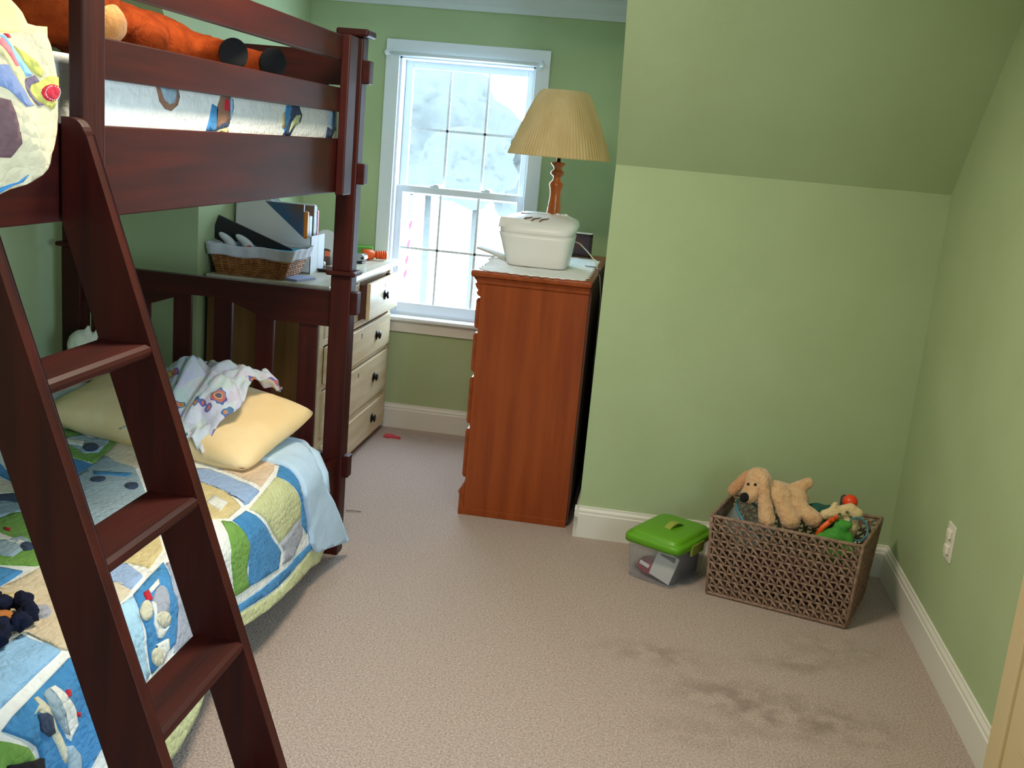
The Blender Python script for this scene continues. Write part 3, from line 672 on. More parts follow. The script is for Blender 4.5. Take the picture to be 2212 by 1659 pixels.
tag(pillow('pillow', CREAM, M, .43, .235, .085), 'cream pillow lying at the headboard of the lower bunk', 'pillow')
PATT = mat('pale_patterned_pillowcase', srgb(176, 188, 196), srgb(206, 206, 186), 0.9, nscale=14, bump=0.2, bscale=60)
M = Matrix.Translation((-1.98, 3.26, .515)) @ Euler((math.radians(20), math.radians(-18), math.radians(20))).to_matrix().to_4x4()
tag(pillow('small_cushion', PATT, M, .13, .12, .05, seed=4), 'small pale patchwork cushion beside the white plush toy', 'cushion')

# crumpled pyjama top on the pillow
def jersey_mat():
    m = mat('printed_white_jersey', srgb(206, 208, 222), srgb(214, 214, 228), 0.9, nscale=6, bump=0.3, bscale=60)
    nt = m.node_tree; b = nt.nodes['Principled BSDF']; tc = nt.nodes.new('ShaderNodeTexCoord')
    v = nt.nodes.new('ShaderNodeTexVoronoi'); v.inputs['Scale'].default_value = 26
    nt.links.new(tc.outputs['Object'], v.inputs['Vector'])
    n = nt.nodes.new('ShaderNodeTexNoise'); n.inputs['Scale'].default_value = 13; n.inputs['Detail'].default_value = 2; nt.links.new(tc.outputs['Object'], n.inputs['Vector'])
    rp = nt.nodes.new('ShaderNodeValToRGB'); rp.color_ramp.interpolation = 'CONSTANT'
    e = rp.color_ramp.elements; e[0].position = 0; e[0].color = srgb(206, 208, 222); e[1].position = .60; e[1].color = srgb(62, 92, 150)
    for p, c in ((.64, (206, 110, 50)), (.67, (186, 60, 44)), (.70, (226, 168, 60)), (.73, (44, 46, 70))):
        q = e.new(p); q.color = srgb(*c)
    mx = nt.nodes.new('ShaderNodeMix'); mx.data_type = 'RGBA'; mx.blend_type = 'MIX'; mx.inputs[0].default_value = .12
    nt.links.new(n.outputs['Fac'], rp.inputs[0]); nt.links.new(rp.outputs[0], mx.inputs[6]); nt.links.new(v.outputs['Color'], mx.inputs[7])
    nt.links.new(mx.outputs[2], b.inputs['Base Color'])
    return m
JERSEY = jersey_mat()
def crumple():
    bm = B(); n = 72; M = Matrix.Translation((-1.42, 3.25, .682)) @ Matrix.Rotation(math.radians(-16), 4, 'Z')
    def f(i, j):
        u, v = 2 * i - 1, 2 * j - 1
        ang = math.atan2(v, u); d = min(1, math.hypot(u, v))
        k = 1 - .22 * abs(math.sin(2.5 * ang + .6)) * d + .10 * noise.noise(Vector((u * 1.5, v * 1.5, 5))) * d
        x, y = u * .19 * k, v * .235 * k - .025
        fold = abs(noise.noise(Vector((u * 1.9, v * 1.4, 2.2)))) * .060 + abs(noise.noise(Vector((u * 3.6, v * 3.0, 8.1)))) * .036 + noise.noise(Vector((u * 8, v * 8, 3))) * .004
        z = .040 * (1 - d ** 2) + fold * 1.25 - .10 * max(0, abs(u) - .55) ** 1.0 * .6
        if y < -.06: z -= (-.06 - y) * 1.0           # a sleeve falls over the pillow front
        if y > .10: z -= (y - .10) * .3
        return M @ Vector((x, y, z))
    grid(bm, f, n, n); thick(bm, .003)
    return tag(obj('pyjama_top', bm, JERSEY, None, True), 'crumpled white printed pyjama top dropped on the cream pillow', 'clothing')
crumple()

# plush toys against the headboard of the lower bunk
PLUSHW = mat('cream_plush_fur', srgb(206, 208, 180), srgb(222, 222, 200), 0.95, nscale=40, bump=0.5, bscale=140, sheen=0.4)
OLIVE = mat('olive_felt', srgb(92, 92, 52), srgb(104, 104, 62), 0.95, nscale=30, bump=0.3, bscale=120, sheen=0.3)
DARKPL = mat('dark_plush_fur', srgb(30, 26, 30), srgb(42, 36, 40), 0.95, nscale=30, bump=0.5, bscale=140, sheen=0.3)
pt = thing('plush_duck', 'cream plush toy with an olive vest sitting against the headboard', 'plush toy', (-2.0, 3.45, .46))
bm = B(); ell(bm, (-2.005, 3.47, .70), (.052, .055, .062)); ell(bm, (-2.00, 3.46, .55), (.075, .07, .11)); capsule(bm, (-2.07, 3.42, .56), (-2.09, 3.37, .50), .03, .024)
ell(bm, (-1.985, 3.475, .762), (.010, .012, .02)); ell(bm, (-1.955, 3.475, .745), (.012, .012, .03), (0, .3, 0))
blob('body', bm, PLUSHW, pt, .007, 4, fuzz=.002)
bm = B(); ell(bm, (-1.97, 3.425, .545), (.055, .055, .10), (0, .25, 0)); ell(bm, (-1.985, 3.41, .60), (.04, .04, .05))  # olive lumps over the front of the body
blob('layer', bm, OLIVE, pt, .007, 3)
pt = thing('plush_puppy', 'small dark plush toy with a pale snout behind the cream pillow', 'plush toy', (-1.90, 3.46, .46))
bm = B(); ell(bm, (-1.885, 3.47, .53), (.055, .055, .07)); ell(bm, (-1.88, 3.48, .63), (.05, .05, .05)); ell(bm, (-1.92, 3.47, .67), (.014, .014, .03)); ell(bm, (-1.85, 3.48, .67), (.014, .014, .03))
blob('body', bm, DARKPL, pt, .007, 3, fuzz=.002)
blob('snout', ell(B(), (-1.905, 3.425, .605), (.03, .03, .026)), mat('pale_pink_plush', srgb(206, 180, 168), None, .95, bump=.3, bscale=120), pt, .005, 2)

# navy fringe toy and dark cloth at the near end of the bed
NAVY = mat('navy_yarn', srgb(14, 17, 36), srgb(22, 26, 48), 0.9, nscale=40, bump=0.4, bscale=150, spec=.2)
RUST = mat('rust_felt', srgb(190, 120, 60), None, 0.95, bump=.2)
gt = thing('yarn_garland', 'navy yarn pompom garland lying on the quilt', 'garland', (-1.22, 1.84, .48))
gp = [(-1.33, 1.93), (-1.285, 1.905), (-1.25, 1.925), (-1.212, 1.885), (-1.205, 1.845), (-1.222, 1.805), (-1.205, 1.775), (-1.215, 1.742), (-1.25, 1.735), (-1.285, 1.72)]
obj('cord', tube(B(), [(x, y, .497) for x, y in gp], .008, 8), NAVY, gt, True)
for i, (x, y) in enumerate(gp):
    bm = B(); ell(bm, (x, y, .502), .021, sub=3)
    for v in bm.verts: v.co += (v.co - Vector((x, y, .502))) * noise.noise(v.co * 90) * .5
    obj('pompom', bm, NAVY, gt, True)
for (x, y) in ((-1.262, 1.865), (-1.258, 1.79)): obj('felt_disc', lathe(B(), [(.022, 0), (.026, .004), (.022, .009)], (x, y, .490), 16), RUST, gt, True)
bm = B()
def fdk(i, j):
    p = qsurf(1.535 + i * .10, .130 + i * .045 + j * .11, .012 + .012 * math.sin(i * PI) * math.sin(j * PI) + .006 * noise.noise(Vector((i * 5, j * 5, 1)))); return p
grid(bm, fdk, 16, 16); thick(bm, -.006)
tag(obj('dark_sock', bm, mat('black_knit', srgb(16, 14, 20), None, .95, bump=.4, bscale=160), None, True), 'black knitted sock on the quilt edge at the near end', 'sock')

# ---- upper bunk bedding
uq = tag(boxo('upper_quilt', CLOTH['white'], (-2.06, -1.092, 1.53, 3.50, 1.388, 1.640), bev=.035, seg=5, smooth=True), 'white appliqued quilt tucked over the upper bunk mattress', 'quilt')
def ubase(y, z, off=0): return Vector((-1.092 + off, y, z))
for c, lev, poly in UPATCH: patch('applique', poly, ubase, .0015 + .0012 * lev, CLOTH[c], uq, cell=.03, drop=.006)
# the loose corner of the upper quilt hanging over the rail beside the ladder
def hb(y, z, off=0):
    q = max(0, min(1, (1.66 - z) / .26)); r = max(0, min(1, (1.63 - y) / .10))
    e = math.sqrt(max(0, 1 - (1 - r) ** 2))
    x = -1.015 + .075 * e * (.55 + .45 * math.sin(q * PI * .85)) + .009 * math.sin(y * 34 + z * 22) * e + .010 * noise.noise(Vector((y * 14, z * 9, 4))) + .003 * noise.noise(Vector((y * 50, z * 50, 4)))
    return Vector((x + off, y, z))
cloth('warm_lit_white', (206, 190, 156))  # white quilt cloth with the warm light put into its colour
hq = patch('hanging_corner', HOUT, hb, 0.0, CLOTH['warm_lit_white'], uq, cell=.015, drop=.05)
hq['label'] = 'loose quilt corner hanging over the rail beside the ladder'
for c, lev, poly in HPATCH:
    poly2 = [(min(y, 1.60), z) for y, z in poly]
    patch('applique', poly2, hb, .001 + .001 * lev, CLOTH[c], hq, cell=.015, drop=.003)
# white dashed stitches round the red applique
bm = B()
for k in range(18):
    a = 2 * PI * k / 18; y, z = 1.556 + .024 * math.cos(a), 1.563 + .0105 * math.sin(a); p = hb(y, z, .0058)
    t = Vector((0, -math.sin(a) * .024, math.cos(a) * .0105)).normalized()
    tube(bm, [p - t * .0016, p + t * .0016], .0006, 5)
o = obj('stitching', bm, CLOTH['white2'], hq); o['kind'] = 'stuff'
YEL = mat('pale_yellow_pillowcase', srgb(236, 206, 140), srgb(242, 216, 156), 0.9, nscale=8, bump=0.12, bscale=70)
def pb(y, z, off=0):
    q = max(0, min(1, (1.655 - y) / .12)); 
    return Vector((-1.03 + .05 * math.sqrt(max(0, 1 - (1 - q) ** 2)) + .004 * noise.noise(Vector((y * 20, z * 20, 1))) + off, y, z))
yp = patch('pillowcase', POUT, pb, 0.0, YEL, None, cell=.015, drop=.16)
tag(yp, 'pale yellow pillowcase spilling over the upper bunk edge', 'pillowcase')
M = Matrix.Translation((-1.07, 1.38, 1.690)) @ Euler((math.radians(75), 0, math.radians(82))).to_matrix().to_4x4()
tag(pillow('upper_pillow', mat('white_pillow_cotton', srgb(226, 214, 190), None, .9, bump=.1), Matrix.Translation((-1.03, 1.33, 1.665)) @ Matrix.Rotation(math.radians(12), 4, 'Y'), .055, .145, .022), 'white pillow end under the pale yellow pillowcase', 'pillow')

# ---- big brown plush bear on the upper bunk
FUR = mat('rust_brown_plush_fur', srgb(112, 42, 12), srgb(136, 56, 18), 0.95, nscale=30, bump=0.35, bscale=160, spec=.1)
TANF = mat('tan_plush_fur', srgb(190, 124, 62), srgb(204, 142, 78), 0.95, nscale=30, bump=0.5, bscale=110, sheen=0.3)
PADM = mat('black_paw_pad_felt', srgb(14, 12, 16), None, 0.95, bump=.3, bscale=120)
bear = thing('plush_bear', 'large rust brown plush bear lying on the upper bunk with black paw pads', 'plush toy', (-1.35, 2.6, 1.64))
bm = B()
ell(bm, (-1.36, 2.62, 1.715), (.15, .22, .080)); ell(bm, (-1.36, 2.45, 1.725), (.14, .15, .075))
ell(bm, (-1.30, 2.17, 1.755), (.12, .12, .095))                                  # head
ell(bm, (-1.37, 2.26, 1.85), (.03, .035, .035)); ell(bm, (-1.22, 2.20, 1.84), (.03, .03, .032))
capsule(bm, (-1.27, 2.50, 1.735), (-1.20, 2.36, 1.690), .052, .045)                # arm towards the rail
capsule(bm, (-1.27, 2.70, 1.705), (-1.155, 2.685, 1.700), .058, .045)
capsule(bm, (-1.33, 2.80, 1.70), (-1.19, 3.02, 1.700), .065, .048)
blob('body', bm, FUR, bear, .010, 5, fuzz=.003)
bm = B(); ell(bm, (-1.215, 2.175, 1.720), (.055, .06, .05)); blob('muzzle', bm, TANF, bear, .007, 3, fuzz=.002)
camv = lambda c: (Vector((0, 0, 1.55)) - Vector(c)).normalized()
for c, r in (((-1.120, 2.655, 1.708), .040), ((-1.140, 2.985, 1.713), .042)):
    bm = B(); lathe(bm, [(r * .5, -.004), (r * .97, -.003), (r, .004), (r * .8, .011), (r * .4, .014)], (0, 0, 0), 24)
    n = Vector((.75, -.66, -.02)); bm.transform(Matrix.Translation(c) @ n.to_track_quat('Z', 'Y').to_matrix().to_4x4())
    obj('paw_pad', bm, PADM, bear, True)

# ------------------------------------------------------------------ pine chest of drawers
chest = thing('pine_chest', 'pale pine chest of drawers behind the bunk headboard', 'chest of drawers', (-1.58, 4.72, 0))
CT = .912
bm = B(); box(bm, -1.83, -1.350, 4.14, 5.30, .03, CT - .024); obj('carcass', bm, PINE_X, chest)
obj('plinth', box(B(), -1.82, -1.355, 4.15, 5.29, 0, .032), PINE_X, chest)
obj('top', box(B(), -1.838, -1.300, 4.128, 5.325, CT - .026, CT, .006, 3), PINE_TOP, chest)
bm = B(); box(bm, -1.352, -1.336, 4.14, 4.195, .03, CT - .026, .002); box(bm, -1.352, -1.336, 5.248, 5.30, .03, CT - .026, .002)
for z0, z1 in ((.860, CT - .026), (.645, .675), (.452, .478), (.205, .235), (.03, .045)): box(bm, -1.352, -1.338, 4.195, 5.248, z0, z1, .002)
box(bm, -1.352, -1.338, 4.675, 4.705, .675, .86, .002)
obj('front_frame', bm, PINE_Y, chest)
def knob(x, y, z, parent):
    bm = B(); lathe(bm, [(.023, 0), (.025, .003), (.017, .005), (.010, .006), (.009, .010), (.015, .012), (.0195, .015), (.019, .019), (.011, .022), (.003, .022)], (0, 0, 0), 20)
    bm.transform(Matrix.Translation((x, y, z)) @ Matrix.Rotation(PI / 2, 4, 'Y')); obj('knob', bm, KNOB, parent, True)
def drawer(y0, y1, z0, z1, out, ky, key=None):
    x1 = -1.336 + out; d_ = obj('drawer', box(B(), x1 - .018, x1, y0, y1, z0, z1, .003), PINE_Y, chest)
    bm = B(); box(bm, -1.50, x1 - .017, y0 + .008, y0 + .018, z0 + .006, z1 - .012); box(bm, -1.50, x1 - .017, y1 - .018, y1 - .008, z0 + .006, z1 - .012); box(bm, -1.50, x1 - .017, y0 + .018, y1 - .018, z0 + .006, z0 + .014)
    obj('drawer_box', bm, SHADEWOOD, d_)
    for k in ky: knob(x1, k, (z0 + z1) / 2 + .005, d_)
    if key:
        bm = B(); box(bm, x1, x1 + .0012, key - .0035, key + .0035, z1 - .048, z1 - .030, .0008); lathe2 = ell(bm, (x1 + .0006, key, z1 - .030), (.0012, .006, .006), sub=2)
        obj('keyhole', bm, BLACK, d_)
drawer(4.20, 4.672, .680, .856, .004, (4.44,), 4.44)
drawer(4.708, 5.243, .680, .856, .050, (4.975,), 4.975)
drawer(4.20, 5.243, .482, .641, .018, (4.44, 4.985), 4.72)
drawer(4.20, 5.243, .240, .448, .012, (4.44, 4.995), 4.72)
drawer(4.20, 5.243, .048, .203, .010, (4.44, 5.01))

# ------------------------------------------------------------------ red-brown dresser
dr = thing('tall_dresser', 'tall red brown wooden dresser carrying the lamp', 'dresser', (-.46, 4.65, 0))
DY0, DY1 = 4.160, 5.22
obj('carcass', box(B(), -.680, -.240, DY0, DY1, .02, 1.015, .002), MAPLE, dr)
obj('base_moulding', prism(B(), [(-.680, 0), (-.700, 0), (-.700, .092), (-.706, .098), (-.700, .112), (-.690, .122), (-.684, .140), (-.680, .140)], 'Y', DY0 - .004, DY1), MAPLE_Y, dr)
obj('side_base', box(B(), -.694, -.240, DY0 - .003, DY0 + .01, 0, .03, .002), MAPLE, dr)
cor = [(-.68, .935), (-.690, .938), (-.696, .950), (-.690, .960), (-.700, .972), (-.704, .985), (-.697, .993), (-.706, 1.006), (-.716, 1.016), (-.68, 1.018)]
obj('cornice', prism(B(), cor, 'Y', DY0 - .002, DY1), MAPLE_Y, dr)
obj('side_cornice', prism(B(), [(DY0, .985), (DY0 - .006, .990), (DY0 - .008, 1.002), (DY0 - .016, 1.014), (DY0, 1.016)], 'X', -.690, -.238), MAPLE, dr)
obj('top', box(B(), -.722, -.232, DY0 - .022, DY1 + .01, 1.015, 1.042, .009, 3), MAPLE_Y, dr)
obj('back_panel', box(B(), -.240, -.232, DY0 + .01, DY1, .02, 1.01), SHADEWOOD, dr)
for z0, z1 in ((.800, .925), (.618, .780), (.395, .594), (.160, .372)):
    x0 = -.680
    bm = prism(B(), [(x0, z0), (x0 - .012, z0), (x0 - .018, z0 + .010), (x0 - .018, z1 - .010), (x0 - .012, z1), (x0, z1)], 'Y', DY0 + .02, DY1 - .02)
    d_ = obj('drawer', bm, MAPLE_Y, dr)
    for ky in (DY0 + .25, DY1 - .25):
        zc = (z0 + z1) / 2
        bm = tube(B(), [(x0 - .017, ky - .04, zc + .012), (x0 - .030, ky - .04, zc + .004), (x0 - .034, ky - .02, zc - .012), (x0 - .034, ky + .02, zc - .012), (x0 - .030, ky + .04, zc + .004), (x0 - .017, ky + .04, zc + .012)], .0035, 8)
        obj('handle', bm, KNOB, d_, True)
TOPZ = 1.042
# white cloth on the dresser
LACE = mat('white_lace_cotton', srgb(236, 234, 232), srgb(244, 242, 240), 0.9, nscale=30, bump=0.35, bscale=120)
bm = B()
def fdo(i, j):
    y = 4.150 + j * .86; h = .222 * (1 - .10 * (1 - min(1, j / .10)) ** 2 - .10 * (max(0, j - .9) / .1) ** 2); x = -.476 + (2 * i - 1) * h + .006 * math.sin(j * 70)
    y += .008 * math.sin(i * 60) * (1 if j in (0, 1) else 0) - .016 * math.sin(i * PI) * (1 - min(1, j / .08))
    z = TOPZ + .0025 + .0015 * noise.noise(Vector((x * 20, y * 20, 0)))
    if x < -.60 and j > .25: z += .018 * math.sin(min(1, (j - .25) / .25) * PI) * min(1, (-.60 - x) / .06)
    return Vector((x, y, z))
grid(bm, fdo, 60, 80); thick(bm, .0025)
tag(obj('dresser_cloth', bm, LACE, None, True), 'white lace cloth spread over the dresser top', 'cloth')

# table lamp
lamp = thing('table_lamp', 'turned wooden table lamp with a pleated cream shade', 'lamp', (-.460, 4.62, TOPZ + .005))
LW = wood('turned_lamp_wood', srgb(150, 72, 22), srgb(176, 92, 34), 'Z', 0.25, 0.6)
c = (-.460, 4.62, 0)
prof = [(.075, 1.047), (.078, 1.055), (.070, 1.068), (.045, 1.080), (.028, 1.10), (.022, 1.14), (.026, 1.19), (.030, 1.215), (.024, 1.225), (.026, 1.232), (.034, 1.243), (.034, 1.252), (.028, 1.258), (.031, 1.27),
        (.027, 1.31), (.0235, 1.345), (.025, 1.355), (.025, 1.360), (.027, 1.375), (.031, 1.388), (.030, 1.396), (.018, 1.410), (.016, 1.420), (.020, 1.428), (.0295, 1.434), (.0295, 1.446), (.020, 1.452), (.017, 1.458), (.020, 1.466), (.031, 1.478), (.031, 1.484), (.012, 1.488)]
obj('turned_base', lathe(B(), prof, c, 40), LW, lamp, True)
BRASS = mat('aged_brass', srgb(120, 100, 60), None, .3, metal=1.0)
obj('neck', lathe(B(), [(.009, 1.486), (.009, 1.530), (.014, 1.532), (.014, 1.585), (.004, 1.59)], c, 20), BRASS, lamp, True)
bm = B(); hp = [(c[0] + .045 * math.cos(a) , c[1], 1.66 + .075 * math.sin(a)) for a in [-.9 + k * (PI + 1.8) / 20 for k in range(21)]]
obj('harp', tube(B(), hp, .002, 6), BRASS, lamp, True)
SHADE = mat('pleated_cream_shade_fabric', srgb(212, 180, 124), srgb(222, 192, 138), 0.85, nscale=20, stretch=(1, 1, .1), bump=.1, bscale=60)
def shade():
    bm = B(); seg = 180
    rings = []
    for z, r in ((1.507, .2210), (1.511, .2225), (1.516, .2205), (1.56, .205), (1.62, .1815), (1.68, .156), (1.735, .131), (1.765, .114), (1.778, .105), (1.786, .094)):
        rings.append([bm.verts.new((c[0] + r * (1 + .007 * (1 if k % 2 else -1)) * math.cos(2 * PI * k / seg), c[1] + r * (1 + .007 * (1 if k % 2 else -1)) * math.sin(2 * PI * k / seg), z)) for k in range(seg)])
    for a, b_ in zip(rings, rings[1:]):
        for k in range(seg): bm.faces.new((a[k], a[(k + 1) % seg], b_[(k + 1) % seg], b_[k]))
    thick(bm, .002)
    return obj('lamp_shade', bm, SHADE, lamp)
sh = shade()
obj('spider', box(box(B(), c[0] - .094, c[0] + .094, c[1] - .002, c[1] + .002, 1.733, 1.737), c[0] - .002, c[0] + .002, c[1] - .12, c[1] + .12, 1.733, 1.737), BRASS, sh)

# white humidifier
HUM = mat('white_moulded_plastic', srgb(232, 228, 222), None, 0.38)
hum = thing('humidifier', 'white plastic humidifier with sculpted vented lid on the dresser', 'humidifier', (-.50, 4.5, TOPZ + .005))
def rrect(bm, levels, n=40, p=5.0, cap=True):
    rings = []
    for x0, x1, y0, y1, z in levels:
        cx, cy, a, b_ = (x0 + x1) / 2, (y0 + y1) / 2, (x1 - x0) / 2, (y1 - y0) / 2; ring = []
        for k in range(n):
            t = 2 * PI * k / n; cs, sn = math.cos(t), math.sin(t)
            zz = z(cx + a * cs, cy + b_ * sn) if callable(z) else z
            ring.append(bm.verts.new((cx + a * math.copysign(abs(cs) ** (2 / p), cs), cy + b_ * math.copysign(abs(sn) ** (2 / p), sn), zz)))
        rings.append(ring)
    for A, C in zip(rings, rings[1:]):
        for k in range(n): bm.faces.new((A[k], A[(k + 1) % n], C[(k + 1) % n], C[k]))
    if cap: bm.faces.new(rings[0][::-1]); bm.faces.new(rings[-1])
    return bm
HX = 1.050
obj('tank', rrect(B(), [(-0.614, -0.372, 4.402, 4.62, HX - .003), (-0.624, -0.366, 4.395, 4.63, HX + .003), (-0.644, -0.356, 4.388, 4.645, HX + .06), (-0.662, -0.350, 4.384, 4.655, HX + .115), (-0.669, -0.347, 4.386, 4.66, HX + .134)], 56, 6), HUM, hum, True)
tilt = lambda h: (lambda x, y: HX + h - .10 * (x + .50) * 0 + .11 * (y - 4.40))
obj('lid', rrect(B(), [(-0.665, -0.351, 4.390, 4.657, HX + .134), (-0.667, -0.349, 4.388, 4.659, HX + .142), (-0.662, -0.338, 4.394, 4.660, tilt(.160)), (-0.653, -0.343, 4.405, 4.655, tilt(.176)), (-0.607, -0.381, 4.44, 4.64, tilt(.190)), (-0.551, -0.427, 4.50, 4.60, tilt(.193))], 56, 5), HUM, hum, True)
obj('lid_ridge', prism(B(), [(-0.669, HX + .150), (-0.607, HX + .160), (-0.528, HX + .172), (-0.528, HX + .188), (-0.590, HX + .196), (-0.662, HX + .196)], 'Y', 4.408, 4.44, .006), HUM, hum)
VENT = mat('grey_brown_vent_recess', srgb(120, 92, 84), None, .8)
for i, xx in enumerate((-.555, -.520, -.485)):
    pts = [(xx - .012, 4.425, 0), (xx - .002, 4.445, 0), (xx + .010, 4.455, 0), (xx + .020, 4.480, 0)]
    bm = tube(B(), [(x, y, tilt(.177 + .0145 * min(1, max(0, (y - 4.405) / .035)))(x, y)) for x, y, z in pts], [.004, .007, .007, .004], 8, flat=.6); obj('vent_slot', bm, VENT, hum, True)
for i, xx in enumerate((-.575, -.535, -.50)):
    bm = tube(B(), [(xx - .02, 4.560, HX + .2085), (xx, 4.556, HX + .2085), (xx + .018, 4.566, HX + .2095)], .003, 6); obj('vent_slot', bm, VENT, hum, True)
bm = B()
for k in range(9): ell(bm, (-.50 + .012 * k, 4.60 + .006 * math.sin(k * 2.1), HX + .212 + .003 * math.sin(k * 1.7)), (.010, .008, .006), sub=2)
obj('filter_fluff', bm, LACE, hum, True)
hc = obj('power_cord', tube(B(), [(-.352, 4.60, 1.155), (-.33, 4.60, 1.148), (-.291, 4.60, 1.115), (-.255, 4.60, 1.078), (-.228, 4.60, 1.01), (-.215, 4.60, .92), (-.214, 4.62, .60), (-.214, 4.64, .2), (-.212, 4.7, .02)], .0028, 6), OUTLET, hum, True)
tag(obj('black_cord', tube(B(), [(-.30, 4.66, 1.049), (-.25, 4.62, 1.051), (-.222, 4.56, 1.03), (-.205, 4.52, .96), (-.203, 4.52, .80), (-.208, 4.5, .5), (-.205, 4.45, .2), (-.208, 4.4, .01)], .003, 6), BLACK, None, True), 'black cord dropping behind the tall dresser', 'cord')
# curled magazine left of the humidifier
bm = B()
def fmg(i, j):
    x = -.625 - i * .135; y = 4.47 + j * .12 * (1 - .35 * i); z = TOPZ + .010 + .050 * (i ** .7) + .010 * math.sin(j * PI) * (1 - i)
    return Vector((x, y, z))
grid(bm, fmg, 18, 8); thick(bm, .008)
tag(obj('curled_booklet', bm, mat('grey_paper_cover', srgb(196, 190, 176), None, .6), None, True), 'grey booklet curling up beside the humidifier', 'booklet')
# photo frame at the back of the dresser top
FRM = wood('dark_frame_wood', srgb(42, 22, 18), srgb(56, 30, 24), 'Z', .4, .2)
pf = thing('photo_frame', 'dark wood photo frame standing behind the humidifier', 'picture frame', (-.34, 5.05, TOPZ + .005))
bm = B()
for d_ in ((-.405, -.395, 1.047, 1.158), (-.315, -.303, 1.047, 1.158), (-.405, -.303, 1.047, 1.058), (-.405, -.303, 1.146, 1.158)): box(bm, d_[0], d_[1], 5.04, 5.055, d_[2], d_[3], .002)
obj('frame', bm, FRM, pf); obj('picture', box(B(), -.396, -.314, 5.046, 5.050, 1.057, 1.147), mat('dark_red_print', srgb(74, 30, 30), srgb(40, 30, 50), .4, nscale=20), pf)
obj('mat_edge', box(B(), -.400, -.306, 5.036, 5.06, 1.1575, 1.163, .001), mat('pale_grey_card', srgb(206, 206, 200), None, .8), pf); obj('easel_leg', box(B(), -.36, -.35, 5.055, 5.062, 1.047, 1.13), FRM, pf)

# ------------------------------------------------------------------ things on the pine chest
WICK = mat('brown_wicker', srgb(150, 92, 44), srgb(186, 126, 70), .6, nscale=40, bump=.2, bscale=150)
wb = thing('lined_wicker_basket', 'small brown wicker basket with white cloth liner on the pine chest', 'basket', (-1.66, 4.26, CT))
def bk(x, v):  # flare
    return x
BL = [(-1.800, -1.515, 4.165, 4.345, CT + .002), (-1.835, -1.470, 4.150, 4.380, CT + .125)]
def wl(v): return [BL[0][i] + (BL[1][i] - BL[0][i]) * v for i in range(5)]
obj('basket_bottom', box(B(), BL[0][0], BL[0][1], BL[0][2], BL[0][3], CT, CT + .006), WICK, wb)
def loop(v, k=0, r=.0035, n=64, wob=.003):
    x0, x1, y0, y1, z = wl(v); pts = []
    per = 2 * ((x1 - x0) + (y1 - y0))
    for q in range(n):
        d_ = per * q / n
        if d_ < x1 - x0: p = (x0 + d_, y0)
        elif d_ < (x1 - x0) + (y1 - y0): p = (x1, y0 + d_ - (x1 - x0))
        elif d_ < 2 * (x1 - x0) + (y1 - y0): p = (x1 - (d_ - (x1 - x0) - (y1 - y0)), y1)
        else: p = (x0, y1 - (d_ - 2 * (x1 - x0) - (y1 - y0)))
        s_ = wob * (1 if (q + k) % 2 else -1); cx, cy = (x0 + x1) / 2, (y0 + y1) / 2
        pts.append((p[0] + s_ * (1 if p[0] > cx + .1 else -1 if p[0] < cx - .1 else 0) * .7, p[1] + s_ * (1 if p[1] > cy else -1), z))
    return pts
for i in range(12): obj('wicker_row', tube(B(), loop((i + .5) / 13, i), .0042, 6, closed=True), WICK, wb, True)
bm = B()
for q in range(32):
    a, b_ = loop(0, 0, n=32, wob=0)[q], loop(.93, 0, n=32, wob=0)[q]; tube(bm, [a, b_], .0035, 6)
o = obj('wicker_stakes', bm, WICK, wb, True); o['kind'] = 'stuff'
LIN = mat('white_liner_cotton', srgb(206, 206, 214), srgb(216, 216, 222), .9, nscale=20, bump=.2, bscale=80)
bm = B()
def flin(i, j):
    v = .64 + .38 * j; P_ = loop(v, 0, n=96, wob=0); p = Vector(P_[int(i * 96) % 96]); x0, x1, y0, y1, z = wl(v); cc = Vector(((x0 + x1) / 2, (y0 + y1) / 2, z))
    w_ = .010 + .002 * math.sin(i * 90) + .003 * (1 - j); q = Vector(p); q.x += math.copysign(w_, p.x - cc.x) if abs(p.x - cc.x) > abs(x1 - x0) * .47 else 0; q.y += math.copysign(w_, p.y - cc.y) if abs(p.y - cc.y) > abs(y1 - y0) * .45 else 0; q.z = z + .003 * math.sin(i * 40); return q
vs = [[bm.verts.new(flin(i / 96, j / 6)) for j in range(7)] for i in range(96)]
for i in range(96):
    for j in range(6): bm.faces.new((vs[i][j], vs[(i + 1) % 96][j], vs[(i + 1) % 96][j + 1], vs[i][j + 1]))
thick(bm, .003); obj('cloth_liner', bm, LIN, wb, True)
# contents of the little basket
tag(obj('picture_book', box(B(), -.175, .175, -.006, .006, -.10, .0, .002, M=Matrix.Translation((-1.675, 4.26, 1.090)) @ Matrix.Rotation(math.radians(19), 4, 'Y')), mat('dark_book_cover', srgb(34, 26, 26), srgb(28, 34, 46), .5, nscale=10)), 'dark picture book standing slanted in the small wicker basket', 'book')
SHOEW = mat('white_slipper_leather', srgb(206, 206, 206), None, .5); SHOER = mat('red_slipper_trim', srgb(196, 40, 52), None, .6)
for k, (dx, rz, lab) in enumerate(((0, -1.05, 'white and red child slipper upright in the small wicker basket'), (-.075, -1.0, 'grey white child slipper behind the book in the basket'))):
    sl_ = thing('child_slipper', lab, 'slipper', (-1.70 + dx, 4.22, CT + .1))
    bm = B(); ell(bm, (-1.705 + dx, 4.215, CT + .140), (.016, .020, .048), (0, rz, 0)); ell(bm, (-1.690 + dx, 4.215, CT + .118), (.018, .022, .03), (0, rz, 0)); blob('upper', bm, SHOEW, sl_, .005, 3)
    obj('toe_band', ell(B(), (-1.682 + dx, 4.207, CT + .112), (.017, .017, .016), (0, rz, 0)), SHOER if k == 0 else LIN, sl_, True)
